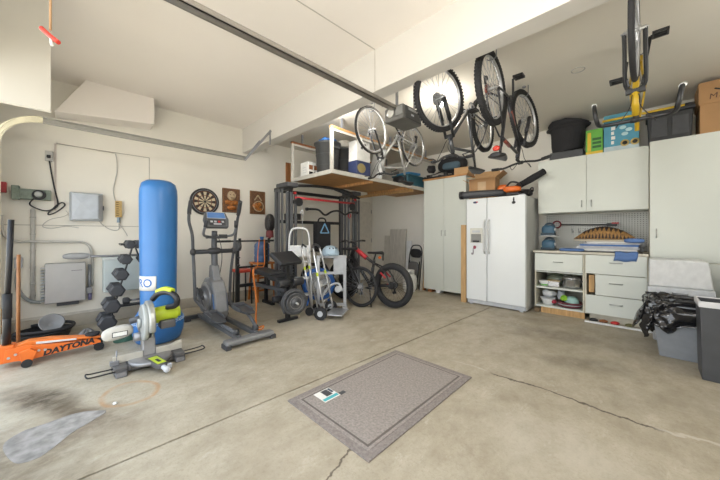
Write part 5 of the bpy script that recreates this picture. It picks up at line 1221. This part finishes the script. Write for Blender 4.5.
MB().bb((X0+.08,DY+.02,0),(X1+.0,DY+.05,.088)).build('plinth', M_wood, t, world=True)
t = thing('drawer_unit', 'white base cabinet with three wide drawers below the blue cloth', 'cabinet', (-.28,5.45,0))
Y0, Y1 = -.602, .03
m = MB(); m.bb((Y0,DY,.09),(Y0+.02,5.84,.915)); m.bb((Y1-.02,DY,.09),(Y1,5.84,.915)); m.bb((Y0+.02,5.80,.09),(Y1-.02,5.84,.915)); m.bb((Y0+.02,DY+.01,.09),(Y1-.02,5.80,.11)); m.build('body', M_cabin, t, world=True, bevel=.002)
for z0, z1, xa in ((.655,.91,Y0+.012),(.368,.648,-.485),(.105,.36,Y0+.012)):
    MB().bb((Y0+.03 if xa<-.5 else -.47,DY+.002,z0+.02),(Y1-.03,5.55,z1-.03)).build('drawer_box', M_cabin, t, world=True)
    d = MB().bb((xa,DY-.02,z0),(Y1-.012,DY-.001,z1)).build('drawer', M_cab, t, world=True, bevel=.002)
    zc = (z0+z1)/2+.03; pull('handle',(-.335,DY-.02,zc),(-.21,DY-.02,zc),(0,-.025,0),d)
MB().bb((-.56,DY+.03,.39),(-.50,DY+.06,.63)).build('exposed_runner', M_wood, t, world=True)
MB().bb((Y0+.05,DY+.05,0),(Y1,DY+.08,.088)).build('plinth', M_cabin, t, world=True)
m = MB().bb((-1.235,DY-.025,.917),(.033,5.849,.947)); tag(m.build('worktop', mat('worktop_cream',(.60,.57,.48),.5), bevel=.003), 'long cream worktop across the two white base cabinets', 'worktop')
m = MB().box((-.20,4.985,.009),(.78,.05,.018),RZ(.0)); tag(m.build('white_batten', M_white, bevel=.002), 'white batten lying on floor in front of the three drawer cabinet', 'batten')
rr = random.Random(5)
for k,(x,mm,lb) in enumerate(((-.50,M_black,'black'),(-.40,M_dwood,'brown'),(-.28,M_red,'red'),(-.14,mat('olive',(.16,.15,.06),.6),'olive'))):
    m = MB(); m.sph((0,0,0),(.05,.03,.025),12,8,R=RZ(rr.uniform(-.6,.6))); o = m.build('floor_scrap', mm); o.location = (x,5.065,.025); tag(o, f'small {lb} scrap lying under the three drawer cabinet', 'scrap')
lump('floor_rag', (-1.19,5.10,.035), (.04,.04,.034), mat('brown_rag',(.20,.14,.08),.8), 'small brown rag on floor between refrigerator and open shelves', 'rag', 21)
# pots on the shelves
M_pot = mat('pot_steel', (.50,.50,.50), .25, .9)
def pot(name, label, c, r, h, m_, handle=True, lid=None):
    t = thing(name, label, 'cookware', c)
    MB().lathe([(r*.85,0),(r*.95,.01),(r,h*.3),(r,h),(r*1.05,h+.004),(r*.96,h),(r*.94,.02),(0,.015)],n=30).build('body', m_, t)
    if handle:
        for s in (-1,1): MB().tube([(s*r,-.03,h*.8),(s*(r+.03),-.02,h*.82),(s*(r+.03),.02,h*.82),(s*r,.03,h*.8)],.006,7).build('handle', m_, t)
    if lid: MB().lathe([(r*1.02,h+.004),(r*.9,h+.03),(r*.3,h+.05),(.015,h+.055),(.02,h+.08),(0,h+.085)],n=30).build('lid', lid, t)
    return t
s1, s0 = .398, .1125
pot('stock_pot','round steel stock pot with lid on the upper open shelf',(-.78,5.27,s1),.115,.13,M_pot,True,M_pot)
t = thing('baking_tin','rectangular steel tin on the upper open shelf','baking tin',(-.985,5.22,s1)); MB().bb((-.075,-.06,0),(.075,.06,.09)).build('body',M_pot,t,bevel=.01); MB().bb((-.08,-.065,.09),(.08,.065,.10)).build('rim',mat('gold_rim',(.5,.38,.2),.4),t)
t = thing('white_bowl','white bowl with green base band on the upper open shelf','bowl',(-1.11,5.22,s1)); MB().lathe([(.04,.0),(.055,.01),(.08,.07),(.083,.08),(.075,.075),(.05,.02),(0,.02)],n=28).build('body',M_white,t); MB().lathe([(.048,.004),(.062,.02),(.066,.032)],n=28,cap=False).build('green_band',mat('leaf_green',(.12,.4,.06),.5),t)
t = thing('casserole','clear glass casserole dish at the back of the upper shelf','dish',(-1.00,5.48,s1)); MB().lathe([(.12,0),(.135,.02),(.14,.12),(.13,.13),(.06,.17),(.02,.175),(.02,.19),(0,.19)],n=28).build('body',mat('smoky_glass',(.30,.33,.24),.1,trans=.3),t)
t = thing('yellow_carton','small white and yellow packet between casserole and stock pot','packet',(-.84,5.47,s1)); MB().bb((-.05,-.04,0),(.05,.04,.16)).build('packet',M_paper,t,bevel=.003); MB().bb((-.051,-.041,.10),(.051,.041,.13)).build('yellow_band',mat('soft_yellow',(.6,.55,.15),.5),t)
t = thing('strainer_bowl','white colander bowl on the lower open shelf','bowl',(-1.07,5.24,s0)); MB().lathe([(.05,0),(.065,.01),(.10,.09),(.105,.10),(.095,.095),(.06,.02),(0,.02)],n=28).build('body',M_white,t)
MB().torus((0,0,.10),(0,0,1),.103,.006,30,6).build('rim',M_lgrey,t)
lump('red_cloth', (-.985,5.19,s0+.06), (.03,.03,.03), mat('crimson',(.35,.03,.06),.6), 'small crimson ball beside the white colander', 'ball', 13)
lump('white_bag', (-1.07,5.30,s0+.165), (.09,.08,.055), M_white, 'crumpled white plastic bag heaped on the white colander', 'bag', 14)
t = thing('wicker_basket','wide dark red and white woven basket on the lower open shelf','basket',(-.80,5.26,s0)); 
MB().lathe([(.11,0),(.13,.01),(.155,.07),(.16,.08),(.145,.075),(.12,.02),(0,.02)],n=32).build('body',mat('dark_weave',(.14,.05,.05),.8,var=.5,scale=60),t)
for z in (.025,.045,.065): MB().torus((0,0,z),(0,0,1),.135+z*.33,.006,40,6).build('weave_band',M_lgrey if z==.045 else mat('plum_weave',(.16,.03,.05),.8),t)
t = thing('teal_bowl','pale teal bowl turned over inside the woven basket','bowl',(-.77,5.24,s0+.075)); MB().lathe([(.085,0),(.088,.012),(.075,.06),(.045,.085),(0,.088)],n=28).build('body',mat('pale_teal',(.35,.56,.53),.4),t); MB().torus((0,0,.006),(0,0,1),.086,.005,28,6).build('rim',mat('pale_teal_rim',(.42,.62,.6),.4),t)
t = thing('lime_cup','lime green plastic cup lying in the woven basket','cup',(-.885,5.22,s0+.085)); MB().lathe([(.03,0),(.042,.08),(.037,.078),(.027,.01),(0,.01)],(0,0,.03),(.3,-.6,.25),n=20).build('body',mat('lime_cup',(.30,.55,.05),.4),t)
lump('grey_pouch', (-.93,5.40,s0+.12), (.06,.05,.098), M_lgrey, 'pale grey pouch behind the woven basket', 'pouch', 15)
# pegboard
M_peg = mat('pegboard', (.62,.63,.60), .7, var=.02)
nt = M_peg.node_tree; N, L = nt.nodes, nt.links
tc = N.new('ShaderNodeTexCoord'); mp = N.new('ShaderNodeMapping'); mp.inputs['Scale'].default_value = (33,33,33); L.new(tc.outputs['Object'], mp.inputs['Vector'])
fr = N.new('ShaderNodeVectorMath'); fr.operation = 'FRACTION'; L.new(mp.outputs['Vector'], fr.inputs[0])
sp = N.new('ShaderNodeSeparateXYZ'); L.new(fr.outputs[0], sp.inputs[0])
def mth(op, a, b):
    x = N.new('ShaderNodeMath'); x.operation = op
    for i, q in enumerate((a,b)):
        if isinstance(q,(int,float)): x.inputs[i].default_value = q
        else: L.new(q, x.inputs[i])
    return x.outputs[0]
dx = mth('SUBTRACT', sp.outputs['X'], .5); dz = mth('SUBTRACT', sp.outputs['Z'], .5)
dd = mth('ADD', mth('MULTIPLY',dx,dx), mth('MULTIPLY',dz,dz)); hole = mth('LESS_THAN', dd, .045)
mx = N.new('ShaderNodeMix'); mx.data_type = 'RGBA'; L.new(hole, mx.inputs['Factor']); mx.inputs['B'].default_value = (.16,.16,.14,1)
b_ = N['Principled BSDF']; L.new(b_.inputs['Base Color'].links[0].from_socket, mx.inputs['A']); L.new(mx.outputs['Result'], b_.inputs['Base Color'])
m = MB().bb((-1.22,5.835,.95),(.035,5.849,1.52)); tag(m.build('pegboard', M_peg), 'white pegboard on the wall above the cream worktop', 'pegboard')
# upper cabinet
t = thing('upper_cabinet', 'white two door wall cabinet above the pegboard', 'cabinet', (-.59,5.6,1.52))
MB().bb((-1.217,5.322,1.525),(.034,5.849,2.352)).build('body', M_cab, t, world=True, bevel=.003)
for a, b, hx in ((-1.217,-.609,-.66),(-.605,.034,-.55)):
    d = MB().bb((a,5.30,1.53),(b,5.32,2.352)).build('door', M_cab, t, world=True, bevel=.002); pull('handle',(hx,5.30,1.60),(hx,5.30,1.69),(0,-.025,0),d)
# tall cabinet to the right
t = thing('tall_cabinet', 'tall white cabinet with one handle right of the drawers', 'cabinet', (.55,5.5,0))
MB().bb((.04,5.17,.02),(1.05,5.84,2.358)).build('body', M_cabin, t, world=True, bevel=.003)
d = MB().bb((.045,5.15,.865),(1.05,5.17,2.36)).build('upper_door', M_cab, t, world=True, bevel=.002); pull('handle',(.10,5.15,1.155),(.10,5.15,1.265),(0,-.025,0),d)
MB().bb((.045,5.15,.04),(1.05,5.17,.855)).build('lower_door', M_cab, t, world=True, bevel=.002)
# things on the worktop
M_pap = mat('grey_papers', (.50,.51,.53), .6, var=.15, scale=18)
for k in range(7):
    z = .949+k*.021; w_ = .74-.03*k; rr2 = random.Random(k)
    m = MB().box((0,0,.0095),(w_,.34-.01*k,.019),RZ(rr2.uniform(-.08,.08))); o = m.build('folded_sheet', [M_pap, M_paper, M_lgrey, M_pap, M_blue if k==4 else M_paper, M_pap, M_paper][k], bevel=.002); o.location = (-.44+.02*k,5.36+rr2.uniform(-.02,.02),z)
    nth = ['lowest','second lowest','third lowest','middle','third highest','second highest','topmost'][k]
    tag(o, f'{nth} folded sheet in the stack on the cream worktop', 'folded sheet', 'stack of sheets on the worktop')
t = thing('woven_tray', 'brown and black patterned woven fan tray lying on the stacked sheets', 'tray', (-.42,5.40,1.0975)); t.scale = (.84,1,1.8)
mw = mat('woven_tan',(.33,.18,.06),.75,var=.4,scale=50)
m = MB(); m.grid(lambda u,v: (.42*(u-.5)*2, -.15*(1-(2*u-1)**2)**.5*math.cos(v*PI)*1.0, .015+.10*(1-(2*u-1)**2)*math.sin(v*PI)**.8 + .0), 32, 12); m.build('body', mw, t)
m = MB(); m.prism([(-.42,0)]+[(.42*math.cos(a),.15*math.sin(a)) for a in [PI+i*PI/16 for i in range(1,16)]]+[(.42,0)]+[(.42*math.cos(a),.15*math.sin(a)) for a in [i*PI/16 for i in range(1,16)]],0,.012); m.build('base', mat('pale_base',(.55,.48,.38),.7), t)
mk = mat('woven_black',(.04,.025,.02),.8)
for k in range(17):
    u = .08+k*.0525; x = .42*(u-.5)*2; q = (1-(2*u-1)**2)
    bp = lambda uu, v: V((.42*(uu-.5)*2, -.15*(1-(2*uu-1)**2)**.5*math.cos(v*PI)-.006, .015+.10*(1-(2*uu-1)**2)*math.sin(v*PI)**.8))
    MB().add([bp(u-.019,.015),bp(u+.019,.015),bp(u,.15)],[(0,1,2)]).build('dark_tooth', mk, t, solid=.005)
for k in range(9):
    u = .2+k*.07; x = .42*(u-.5)*2; q = (1-(2*u-1)**2)
    MB().add([bp(u-.036,.44),bp(u+.036,.44),bp(u+.02,.30),bp(u,.20),bp(u-.02,.30)],[(0,1,2,3,4)]).build('dark_spot', mk, t, solid=.006)
M_bcl = mat('blue_cloth', (.10,.19,.42), .75, bump=.3, bscale=25)
m = MB(); m.grid(lambda u,v: (-.30+.22*u+.02*math.sin(v*3), [5.22,5.16,5.078,5.070,5.066][min(4,int(v*4.01))]+.0, [.958,.962,.955,.90,.845][min(4,int(v*4.01))]+.006*math.sin(u*9)), 10, 4); o = m.build('blue_cloth', M_bcl, solid=.008); tag(o, 'blue cloth hanging over the worktop edge above the top drawer', 'cloth')
m = MB(); m.sph((0,0,0),(.15,.07,.022),p=.6); o = m.build('blue_rag', M_bcl); o.location = (-.76,5.145,.971); tag(o, 'folded blue rag on the worktop edge above the open shelves', 'rag')
m = MB(); m.sph((0,0,0),(.10,.05,.03),p=.6); o = m.build('blue_rag', M_bcl); o.location = (-.10,5.215,1.112); tag(o, 'folded blue rag at the right end of the stacked sheets', 'rag')
m = MB(); m.cyl((-.90,5.12,.956),(-.02,5.13,.956),.007); tag(m.build('thin_rod', M_black), 'thin black rod lying along the front of the worktop', 'rod')
m = MB(); m.sph((0,0,0),(.05,.05,.045)); m.cyl((0,0,-.10),(0,0,0),.02); o = m.build('grey_fitting', M_lgrey); o.location=(-.03,5.60,1.05); tag(o,'small grey round fitting behind the blue rag on worktop','fitting')
# blue tools by the refrigerator side
def grinder(z, label, y=5.42):
    t = thing('power_tool', label, 'power tool', (-1.10,y,z))
    MB().sph((0,0,.085),(.095,.07,.08),p=.7).build('housing', mat('tool_blue',(.06,.14,.22),.45), t)
    MB().bb((-.10,-.07,0),(.09,.07,.04)).build('base', mat('tool_dark',(.05,.08,.11),.5), t, bevel=.012)
    MB().tube([(-.06,0,.14),(-.02,0,.185),(.05,0,.18),(.08,0,.13)],.014,8,smooth_pts=4).build('handle', MATS['tool_dark'], t)
    MB().cyl((.085,-.02,.09),(.105,-.02,.09),.03).build('chuck', M_lgrey, t)
grinder(.948,'blue power tool standing on the worktop beside the refrigerator')
m = MB(); m.bb((-1.215,5.30,1.165),(-.985,5.54,1.178)); m.bb((-1.215,5.30,1.0),(-1.205,5.54,1.165)) if 0 else None
tag(m.build('small_shelf', M_lgrey), 'small grey ledge holding a blue tool above the worktop end', 'ledge')
grinder(1.179,'second blue power tool on the small grey ledge above the worktop')
t = thing('hedge_shears', 'long black reaching tool with red looped handle hung across the pegboard', 'tool', (-.7,5.80,1.34))
MB().cyl((-1.00,5.81,1.355),(-.40,5.81,1.34),.011).build('shaft', M_black, t, world=True); MB().torus((-1.06,5.81,1.36),(0,1,0),.055,.012,24,8,1).build('loop_handle', mat('red_dark',(.25,.04,.05),.5), t, world=True); MB().bb((-.42,5.79,1.32),(-.30,5.83,1.365)).build('jaw', M_black, t, world=True, bevel=.006)
MB().bb((-.36,5.785,1.355),(-.28,5.825,1.375)).build('red_tip', M_red, t, world=True)
for k in range(6):
    x = -.85+k*.085; m = MB(); m.tube([(x,5.836,1.28),(x,5.80,1.28),(x,5.795,1.25),(x+.01,5.81,1.22),(x+.02,5.81,1.25)],.005,6,smooth_pts=3)
    tag(m.build('peg_hook', M_mgrey), f"{['first','second','third','fourth','fifth','sixth'][k]} grey peg hook from the refrigerator on the pegboard", 'hook', 'hooks on the pegboard')

# ------------------------------------------------------------------ on top of the upper cabinets
ZT = 2.3535
t = thing('duffel_bag', 'large black bag with flared top on the upper cabinet by the green carton', 'bag', (-.86,5.50,ZT)); t.scale = (.92,1,1.15)
MB().bb((-.23,-.17,0),(.23,.17,.10)).build('tray', M_dgrey, t, bevel=.015)
m = MB(); m.lathe([(.20,.09),(.225,.2),(.23,.34),(.27,.43),(.28,.46),(.18,.475),(0,.48)],n=8); m.v = [V((p.x*1.08,p.y*.72,p.z*1.1+.03*math.sin(7*p.x+5*p.z))) for p in m.v]; m.build('body', M_cloth, t, bevel=.02)
m = MB(); m.lathe([(.272,.415),(.29,.43),(.29,.455),(.272,.46)],n=8,cap=False); m.v=[V((p.x*1.08,p.y*.72,p.z)) for p in m.v]; m.build('rim_flap', M_cloth, t)
def greenbox(t, s):
    MB().bb((-s[0]/2+.02,-s[1]/2-.002,.04),(-s[0]/2+.06,-s[1]/2,s[2]-.04)).build('yellow_strip', M_yellow, t)
    m = MB()
    for k in range(3): m.bb((-.02,-s[1]/2-.002,.08+k*.055),(.08,-s[1]/2,.115+k*.055))
    m.build('printed_block', mat('dark_green',(.03,.12,.03),.5), t)
    MB().bb((-s[0]/2,-s[1]/2-.0015,0),(s[0]/2,-s[1]/2,.035)).build('orange_base', M_yellow, t)
carton('green_carton', (-.52,5.44,ZT), (.19,.26,.35), 0, mat('bright_green',(.13,.42,.06),.5), 'bright green carton with yellow edge on the upper cabinet', extra=greenbox)
def bluebox(t, s):
    y = -s[1]/2
    m = MB()
    for k in range(4): m.bb((-.10,y-.002,.09+k*.065),(-.07+.012*(k%2),y,.135+k*.065))
    m.build('pale_lettering_bar', M_paper, t)
    MB().bb((-s[0]/2,y-.0015,0),(s[0]/2,y,.06)).build('pale_base', mat('pale_print',(.45,.55,.58),.5), t)
    for k, x in enumerate((-.0,.10)):
        MB().lathe([(.045,0),(.045,.004),(0,.004)],(x+.04,y-.001,.085),(0,-1,0),n=20).build('yellow_disc', mat('print_yellow',(.55,.42,.15),.5), t)
        MB().lathe([(.026,0),(.026,.006),(0,.006)],(x+.04,y-.001,.085),(0,-1,0),n=20).build('dark_disc', M_black, t)
    m = MB(); 
    for x,z in ((.02,.30),(.08,.26),(.04,.21)): m.sph((x,y-.001,z),(.035,.003,.025))
    m.build('printed_cloud', mat('pale_aqua',(.45,.66,.7),.5), t)
carton('blue_carton', (-.235,5.44,ZT), (.36,.26,.50), 0, mat('print_blue',(.07,.28,.40),.5), 'tall blue printed carton between green carton and black bin', extra=bluebox)
t = thing('black_bin', 'black lidded plastic bin on the tall right cabinet', 'bin', (.215,5.40,2.3605))
m = MB(); m.prism([(-.18,0),(.18,0),(.195,.34),(-.195,.34)],-.2,.2,frame((0,0,0),(1,0,0),(0,0,1))); m.build('body', mat('bin_black',(.032,.034,.038),.5), t, bevel=.015)
MB().bb((-.21,-.22,.34),(.21,.22,.375)).build('lid', MATS['bin_black'], t, bevel=.01)
for x in (-.09,.09): MB().bb((x-.07,-.215,.05),(x+.07,-.205,.28)).build('side_panel', M_dgrey, t, bevel=.006)
m = MB().box((0,0,0),(.52,.05,.10),RY(.0)); o = m.build('white_plank', M_white, bevel=.004); o.location=(.175,5.46,2.3605+.375+.051); tag(o,'white plank lying along the lid of the black bin','plank')
t = thing('spirit_level', 'long yellow pole lying across the front of the black bin lid', 'pole', (.1,5.35,2.74))
MB().cyl((-.42,5.20,2.754),(.40,5.22,2.754),.016).build('shaft', M_yellow, t, world=True); MB().cyl((.34,5.218,2.754),(.42,5.22,2.754),.02).build('end_cap', M_black, t, world=True)
def arrow(t, s):
    m = MB(); m.tube([(-.10+.2*k/10,-s[1]/2-.001,.16-.035*math.sin(PI*k/10)) for k in range(11)],.008,6); m.tube([(.085,-s[1]/2-.001,.185),(.11,-s[1]/2-.001,.165),(.10,-s[1]/2-.001,.135)],.007,6); m.build('curved_arrow', M_black, t)
    vs, fs = text_mesh('MADI', .085, .001, .2, 0, 1.2); m = MB(); m.add(vs, fs, False, frame((-.03,-s[1]/2-.001,.085),(1,0,.12),(-.1,0,1))); m.build('handwriting', mat('marker_ink',(.10,.05,.03),.6), t)
carton('cardboard_box', (.665,5.38,2.3605), (.42,.40,.34), 0, M_card, 'plain brown cardboard box lower of two on the tall right cabinet')
carton('cardboard_box', (.665,5.38,2.7015), (.44,.40,.255), 0, M_card, 'brown cardboard box with curved arrow and handwriting, upper of two', extra=arrow)

# ------------------------------------------------------------------ bins at the right
t = thing('storage_tote', 'grey tote wrapped in a torn black trash bag before the deck box', 'tote', (.42,4.30,0)); t.scale = (1,1,.9)
m = MB(); bx = lambda x,y: (x,y)
def ring_(sx, sy, z): return [(-sx,-sy,z),(sx,-sy,z),(sx,sy,z),(-sx,sy,z)]
vs = ring_(.32,.20,0)+ring_(.38,.25,.56)+ring_(.36,.23,.56)+ring_(.30,.18,.02)
m.add(vs,[(3,2,1,0)]+[(q*4+i,q*4+(i+1)%4,q*4+4+(i+1)%4,q*4+4+i) for q in range(3) for i in range(4)]+[(12,13,14,15)]); m.build('body', mat('tote_grey',(.23,.245,.265),.42), t, bevel=.018)
MB().bb((-.395,-.265,.535),(.395,-.245,.575)).build('rim', MATS['tote_grey'], t, bevel=.006)
MB().bb((-.04,-.235,.02),(.04,-.222,.22)).build('front_rib', MATS['tote_grey'], t, bevel=.004)
M_bagk = mat('glossy_black_bag', (.014,.014,.016), .16, spec=.8, bump=.9, bscale=9)
def bagfn(u, v):
    a = u*2*PI; c, s = math.cos(a), math.sin(a); n = .28
    ex = math.copysign(abs(c)**n, c); ey = math.copysign(abs(s)**n, s)
    low = .30+.10*math.sin(a*1+2.4)+.05*math.sin(a*5+1)+.035*math.sin(a*11)
    if v < .35:
        k = v/.35; sx, sy = .30+.10*k, .17+.10*k; z = .50+.12*k
    else:
        k = (v-.35)/.65; z = .62-(.62-low)*k; sx, sy = .405+.015*math.sin(a*7+k*5)+.03*k*(1-k)*4*math.sin(a*3+1)**2, .275+.018*math.sin(a*9+k*7)+.02*math.sin(k*PI)
    w_ = .016*math.sin(a*17+v*19)*math.sin(a*5)+.014*math.sin(a*31-v*17)+.012*math.sin(a*9+v*27)
    return (ex*(sx+w_), ey*(sy+w_), z+.012*math.sin(a*13+v*8))
m = MB(); m.grid(bagfn, 110, 26); m.build('trash_bag', M_bagk, t, solid=.002)
m = MB(); m.grid(lambda u,v: (-.40-.10*v+.02*math.sin(u*7), -.25+.30*u-.05*v*math.sin(u*5), .60+.03*math.sin(u*6)-.32*v+.04*math.sin(v*7+u*5)), 14, 10); m.build('bag_flap', M_bagk, t, solid=.003)
t = thing('deck_box', 'pale grey storage box with domed white lid behind the trash bag', 'storage box', (.268,4.86,0)); t.scale = (.62,.85,1)
MB().bb((-.33,-.22,0),(.33,.22,.50)).build('body', mat('box_pale',(.46,.47,.48),.45), t, bevel=.02)
MB().bb((-.40,-.255,.50),(.40,.255,.61)).build('rim', mat('rim_pale',(.52,.54,.56),.4), t, bevel=.015)
m = MB(); m.prism([(-.385,.61),(.385,.61),(.33,.90),(.27,.915),(-.36,.915),(-.38,.90)],-.235,.235,frame((0,0,0),(1,0,0),(0,0,1))); m.build('lid', mat('lid_white',(.62,.63,.63),.4), t, bevel=.02, seg=3)
MB().tube([(-.09,-.257,.555),(-.09,-.285,.55),(.09,-.285,.55),(.09,-.257,.555)],.011,8).build('handle', M_mgrey, t)
t = thing('trash_can', 'dark grey rectangular trash can with white liner at the right edge', 'trash can', (.62,3.80,0)); t.scale = (1,.72,1)
m = MB(); vs = ring_(.285,.18,0)+ring_(.30,.20,.64)+ring_(.285,.185,.64)+ring_(.27,.165,.02)
m.add(vs,[(3,2,1,0)]+[(q*4+i,q*4+(i+1)%4,q*4+4+(i+1)%4,q*4+4+i) for q in range(3) for i in range(4)]+[(12,13,14,15)]); m.build('body', mat('can_grey',(.055,.058,.064),.45), t, bevel=.03, seg=3)
m = MB(); vs = ring_(.285,.185,.50)+ring_(.29,.19,.645)+ring_(.31,.21,.65)+ring_(.307,.207,.60); m.add(vs,[(q*4+i,q*4+(i+1)%4,q*4+4+(i+1)%4,q*4+4+i) for q in range(3) for i in range(4)]); m.build('liner', mat('white_liner',(.60,.60,.62),.5,bump=.4,bscale=15), t, bevel=.01)
lump('trash', (.62,3.80,.59), (.17,.08,.05), mat('pinkish_trash',(.55,.40,.38),.7,var=.3,scale=14), 'crumpled pale pink trash inside the dark grey can', 'trash', 31)
lump('black_sack', (.86,4.86,.45), (.20,.22,.45), M_bagk, 'full black sack standing right of the deck box', 'sack', 33)

# ------------------------------------------------------------------ mat, opener, small ceiling things
t = thing('floor_mat', 'taupe rectangular door mat with paper label on the concrete', 'mat', (-1.42,1.735,0))
M_mat = mat('taupe_carpet', (.31,.275,.252), .95, var=.22, scale=70, bump=.5, bscale=180)
MB().bb((-.405,-.63,.0),(.392,.632,.009)).build('border', mat('taupe_border',(.25,.22,.205),.95,var=.2,scale=70,bump=.5,bscale=180), t, bevel=.003)
MB().bb((-.355,-.58,.009),(.342,.582,.0125)).build('inner_border', M_mat, t, bevel=.002)
MB().bb((-.335,-.56,.0125),(.322,.562,.0135)).build('groove', mat('mat_groove',(.14,.12,.11),.95), t)
MB().bb((-.322,-.547,.0125),(.309,.549,.016)).build('pile', M_mat, t, bevel=.002)
lb = MB().bb((-0.316,-0.465,.016),(-0.176,-0.325,.0172)).build('paper_label', M_paper, t)
MB().bb((-0.216,-0.460,.0172),(-0.186,-0.330,.0176)).build('teal_band', mat('label_teal',(.06,.42,.46),.5), lb)
MB().bb((-0.308,-0.410,.0172),(-0.226,-0.355,.0176)).build('label_picture', M_dgrey, lb)
MB().bb((-0.308,-0.350,.0172),(-0.246,-0.330,.0176)).build('dark_block', mat('label_navy',(.04,.06,.09),.5), lb)
MB().bb((-0.206,-0.320,.016),(-0.171,-0.270,.0172)).build('torn_tab', M_dgrey, t)

t = thing('door_opener', 'grey garage door opener with long steel rail hanging from the ceiling', 'door opener', (-1.88,2.55,2.45))
M_op = mat('opener_grey', (.14,.137,.128), .45, .2)
MB().bb((-2.02,2.42,2.40),(-1.77,2.78,2.555)).build('housing', M_op, t, world=True, bevel=.02, seg=3)
MB().bb((-1.772,2.46,2.41),(-1.758,2.74,2.54)).build('front_cover', mat('opener_dark',(.06,.06,.058),.45), t, world=True, bevel=.006)
m = MB(); m.bb((-1.758,2.50,2.50),(-1.7565,2.68,2.525)); m.build('pale_label', mat('opener_label',(.35,.35,.33),.5), t, world=True)
m = MB(); m.bb((-1.758,2.55,2.45),(-1.7565,2.60,2.47)); m.build('button', M_lgrey, t, world=True)
MB().lathe([(.045,0),(.045,.01),(.03,.014),(0,.014)],(-1.93,2.42,2.485),(0,-1,0),n=20).build('lamp_lens', mat('opener_lens',(.5,.49,.45),.3), t, world=True)
MB().bb((-1.86,2.408,2.44),(-1.77,2.42,2.53)).build('vent_panel', mat('vent_grey',(.2,.2,.19),.5), t, world=True, bevel=.003)
m = MB(); m.bb((-1.912,-.30,2.505),(-1.848,2.42,2.512)); m.bb((-1.912,-.30,2.505),(-1.906,2.42,2.54)); m.bb((-1.854,-.30,2.505),(-1.848,2.42,2.54)); m.bb((-1.912,-.30,2.540),(-1.892,2.42,2.546)); m.bb((-1.868,-.30,2.540),(-1.848,2.42,2.546)); m.bb((-1.885,-.28,2.515),(-1.875,2.40,2.53)); m.build('rail', mat('rail_grey',(.27,.25,.22),.4,.5), t, world=True)
m = MB(); m.bb((-1.91,-.54,2.50),(-1.85,-.29,2.55)); m.build('header_bracket', M_mgrey, t, world=True)
for x, y in ((-2.0,2.62),(-1.76,2.62)): MB().bb((x-.012,y-.012,2.55),(x+.012,y+.012,3.001)).build('hanger_strap', M_mgrey, t, world=True)
MB().cyl((-1.95,2.7,2.55),(-1.95,2.7,2.62),.03).build('motor_cap', M_op, t, world=True)
m = MB(); m.torus((-2.3,2.75,2.99),(0,1,0),.03,.004,20,6); m.cyl((-2.3,2.75,2.97),(-2.33,2.75,2.78),.003,n=6); tag(m.build('ceiling_wire', M_blkmet), 'thin bent black wire hook hanging from the ceiling beside the opener', 'hook')
m = MB()
p = atZ(578,70,2.998); m.torus((p.x,p.y,2.998),(0,0,1),.06,.005,28,6); tag(m.build('ceiling_ring', mat('ceiling_ring_grey',(.40,.39,.37),.8)), 'thin round ring mark on the rear ceiling left of the yellow bicycle', 'ring')
# emergency release cord
q0 = atD(50,0,1.283); q1 = atD(50.5,30,1.283); q2 = atD(52,46,1.283)
t = thing('release_handle', 'red emergency release handle hanging on a tan cord by the white panel', 'handle', q1)
qb = V((q1.x,q1.y,2.506))
MB().tube([qb,q1],.0045,7).build('cord', mat('tan_rope',(.45,.27,.14),.8), t, world=True)
a, b = atD(41.5,28,1.283), atD(58.5,42.5,1.283)
MB().tube([a,a.lerp(b,.5)+V((0,0,-.003)),b],.0095,10).build('grip', mat('release_red',(.65,.06,.04),.45), t, world=True)
MB().tube([a.lerp(b,.55),q2],.006,7).build('cord_end', M_paper, t, world=True)
def added_fill_light(x, y, z, zc, e, label, turn=0):
    t = thing('added_fill_light', label, 'lamp', (x,y,z), turn)
    MB().bb((-.55,-.05,.03),(.55,.05,.07)).build('housing', M_white, t, bevel=.01)
    for s in (-1,1):
        MB().cyl((-.5,s*.03,.012),(.5,s*.03,.012),.014).build('fill_tube_lamp', M_glow2, t)
        MB().cyl((s*.45,0,.07),(s*.45,0,zc-z),.006).build('hanging_chain', M_mgrey, t)
    l = bpy.data.lights.new('added_fill_tube','POINT'); l.energy = e; l.shadow_soft_size = .16; l.color = (1,.985,.955)
    o = bpy.data.objects.new('added_fill_tube', l); C.objects.link(o); o.location = (0,0,-.18); o.parent = t
added_fill_light(-.35, .75, 2.55, 3.14, FILL_FRONT, 'added fill light hanging on two chains near the garage doorway')  # added light out of view, brightens the front of the room
added_fill_light(1.45, 3.0, 2.5, 3.0, FILL_SIDE, 'added fill light hanging on two chains over the wall side of the tall right cabinet', PI/2)  # added light out of view, brightens the rear wall and cabinets
def added_fill_tube(x, y, zc, e, label):
    t = thing('added_fill_tube', label, 'lamp', (x,y,zc))
    MB().bb((-.6,-.04,-.04),(.6,.04,0)).build('housing', M_white, t, bevel=.006)
    MB().cyl((-.57,0,-.058),(.57,0,-.058),.016).build('fill_tube_lamp', M_glow2, t)
    for s in (-.58,.58): MB().bb((s-.02,-.02,-.08),(s+.02,.02,-.04)).build('end_socket', M_white, t)
    l = bpy.data.lights.new('fill_tube_glow','POINT'); l.energy = e; l.shadow_soft_size = .10; l.color = (1,.985,.955)
    o = bpy.data.objects.new('fill_tube_glow', l); C.objects.link(o); o.location = (0,0,-.13); o.parent = t
added_fill_tube(-3.15, 2.66, 3.0, FILL_TUBE, 'added fill tube mounted unseen on the rear ceiling tight behind the beam')  # added tube hidden by the beam, brightens gym and rear left wall
ceiling_lamp(-1.9, 3.42, 3.0, LAMP_REAR, 'bare white ceiling bulb on rear ceiling shining behind the second hanging bicycle')
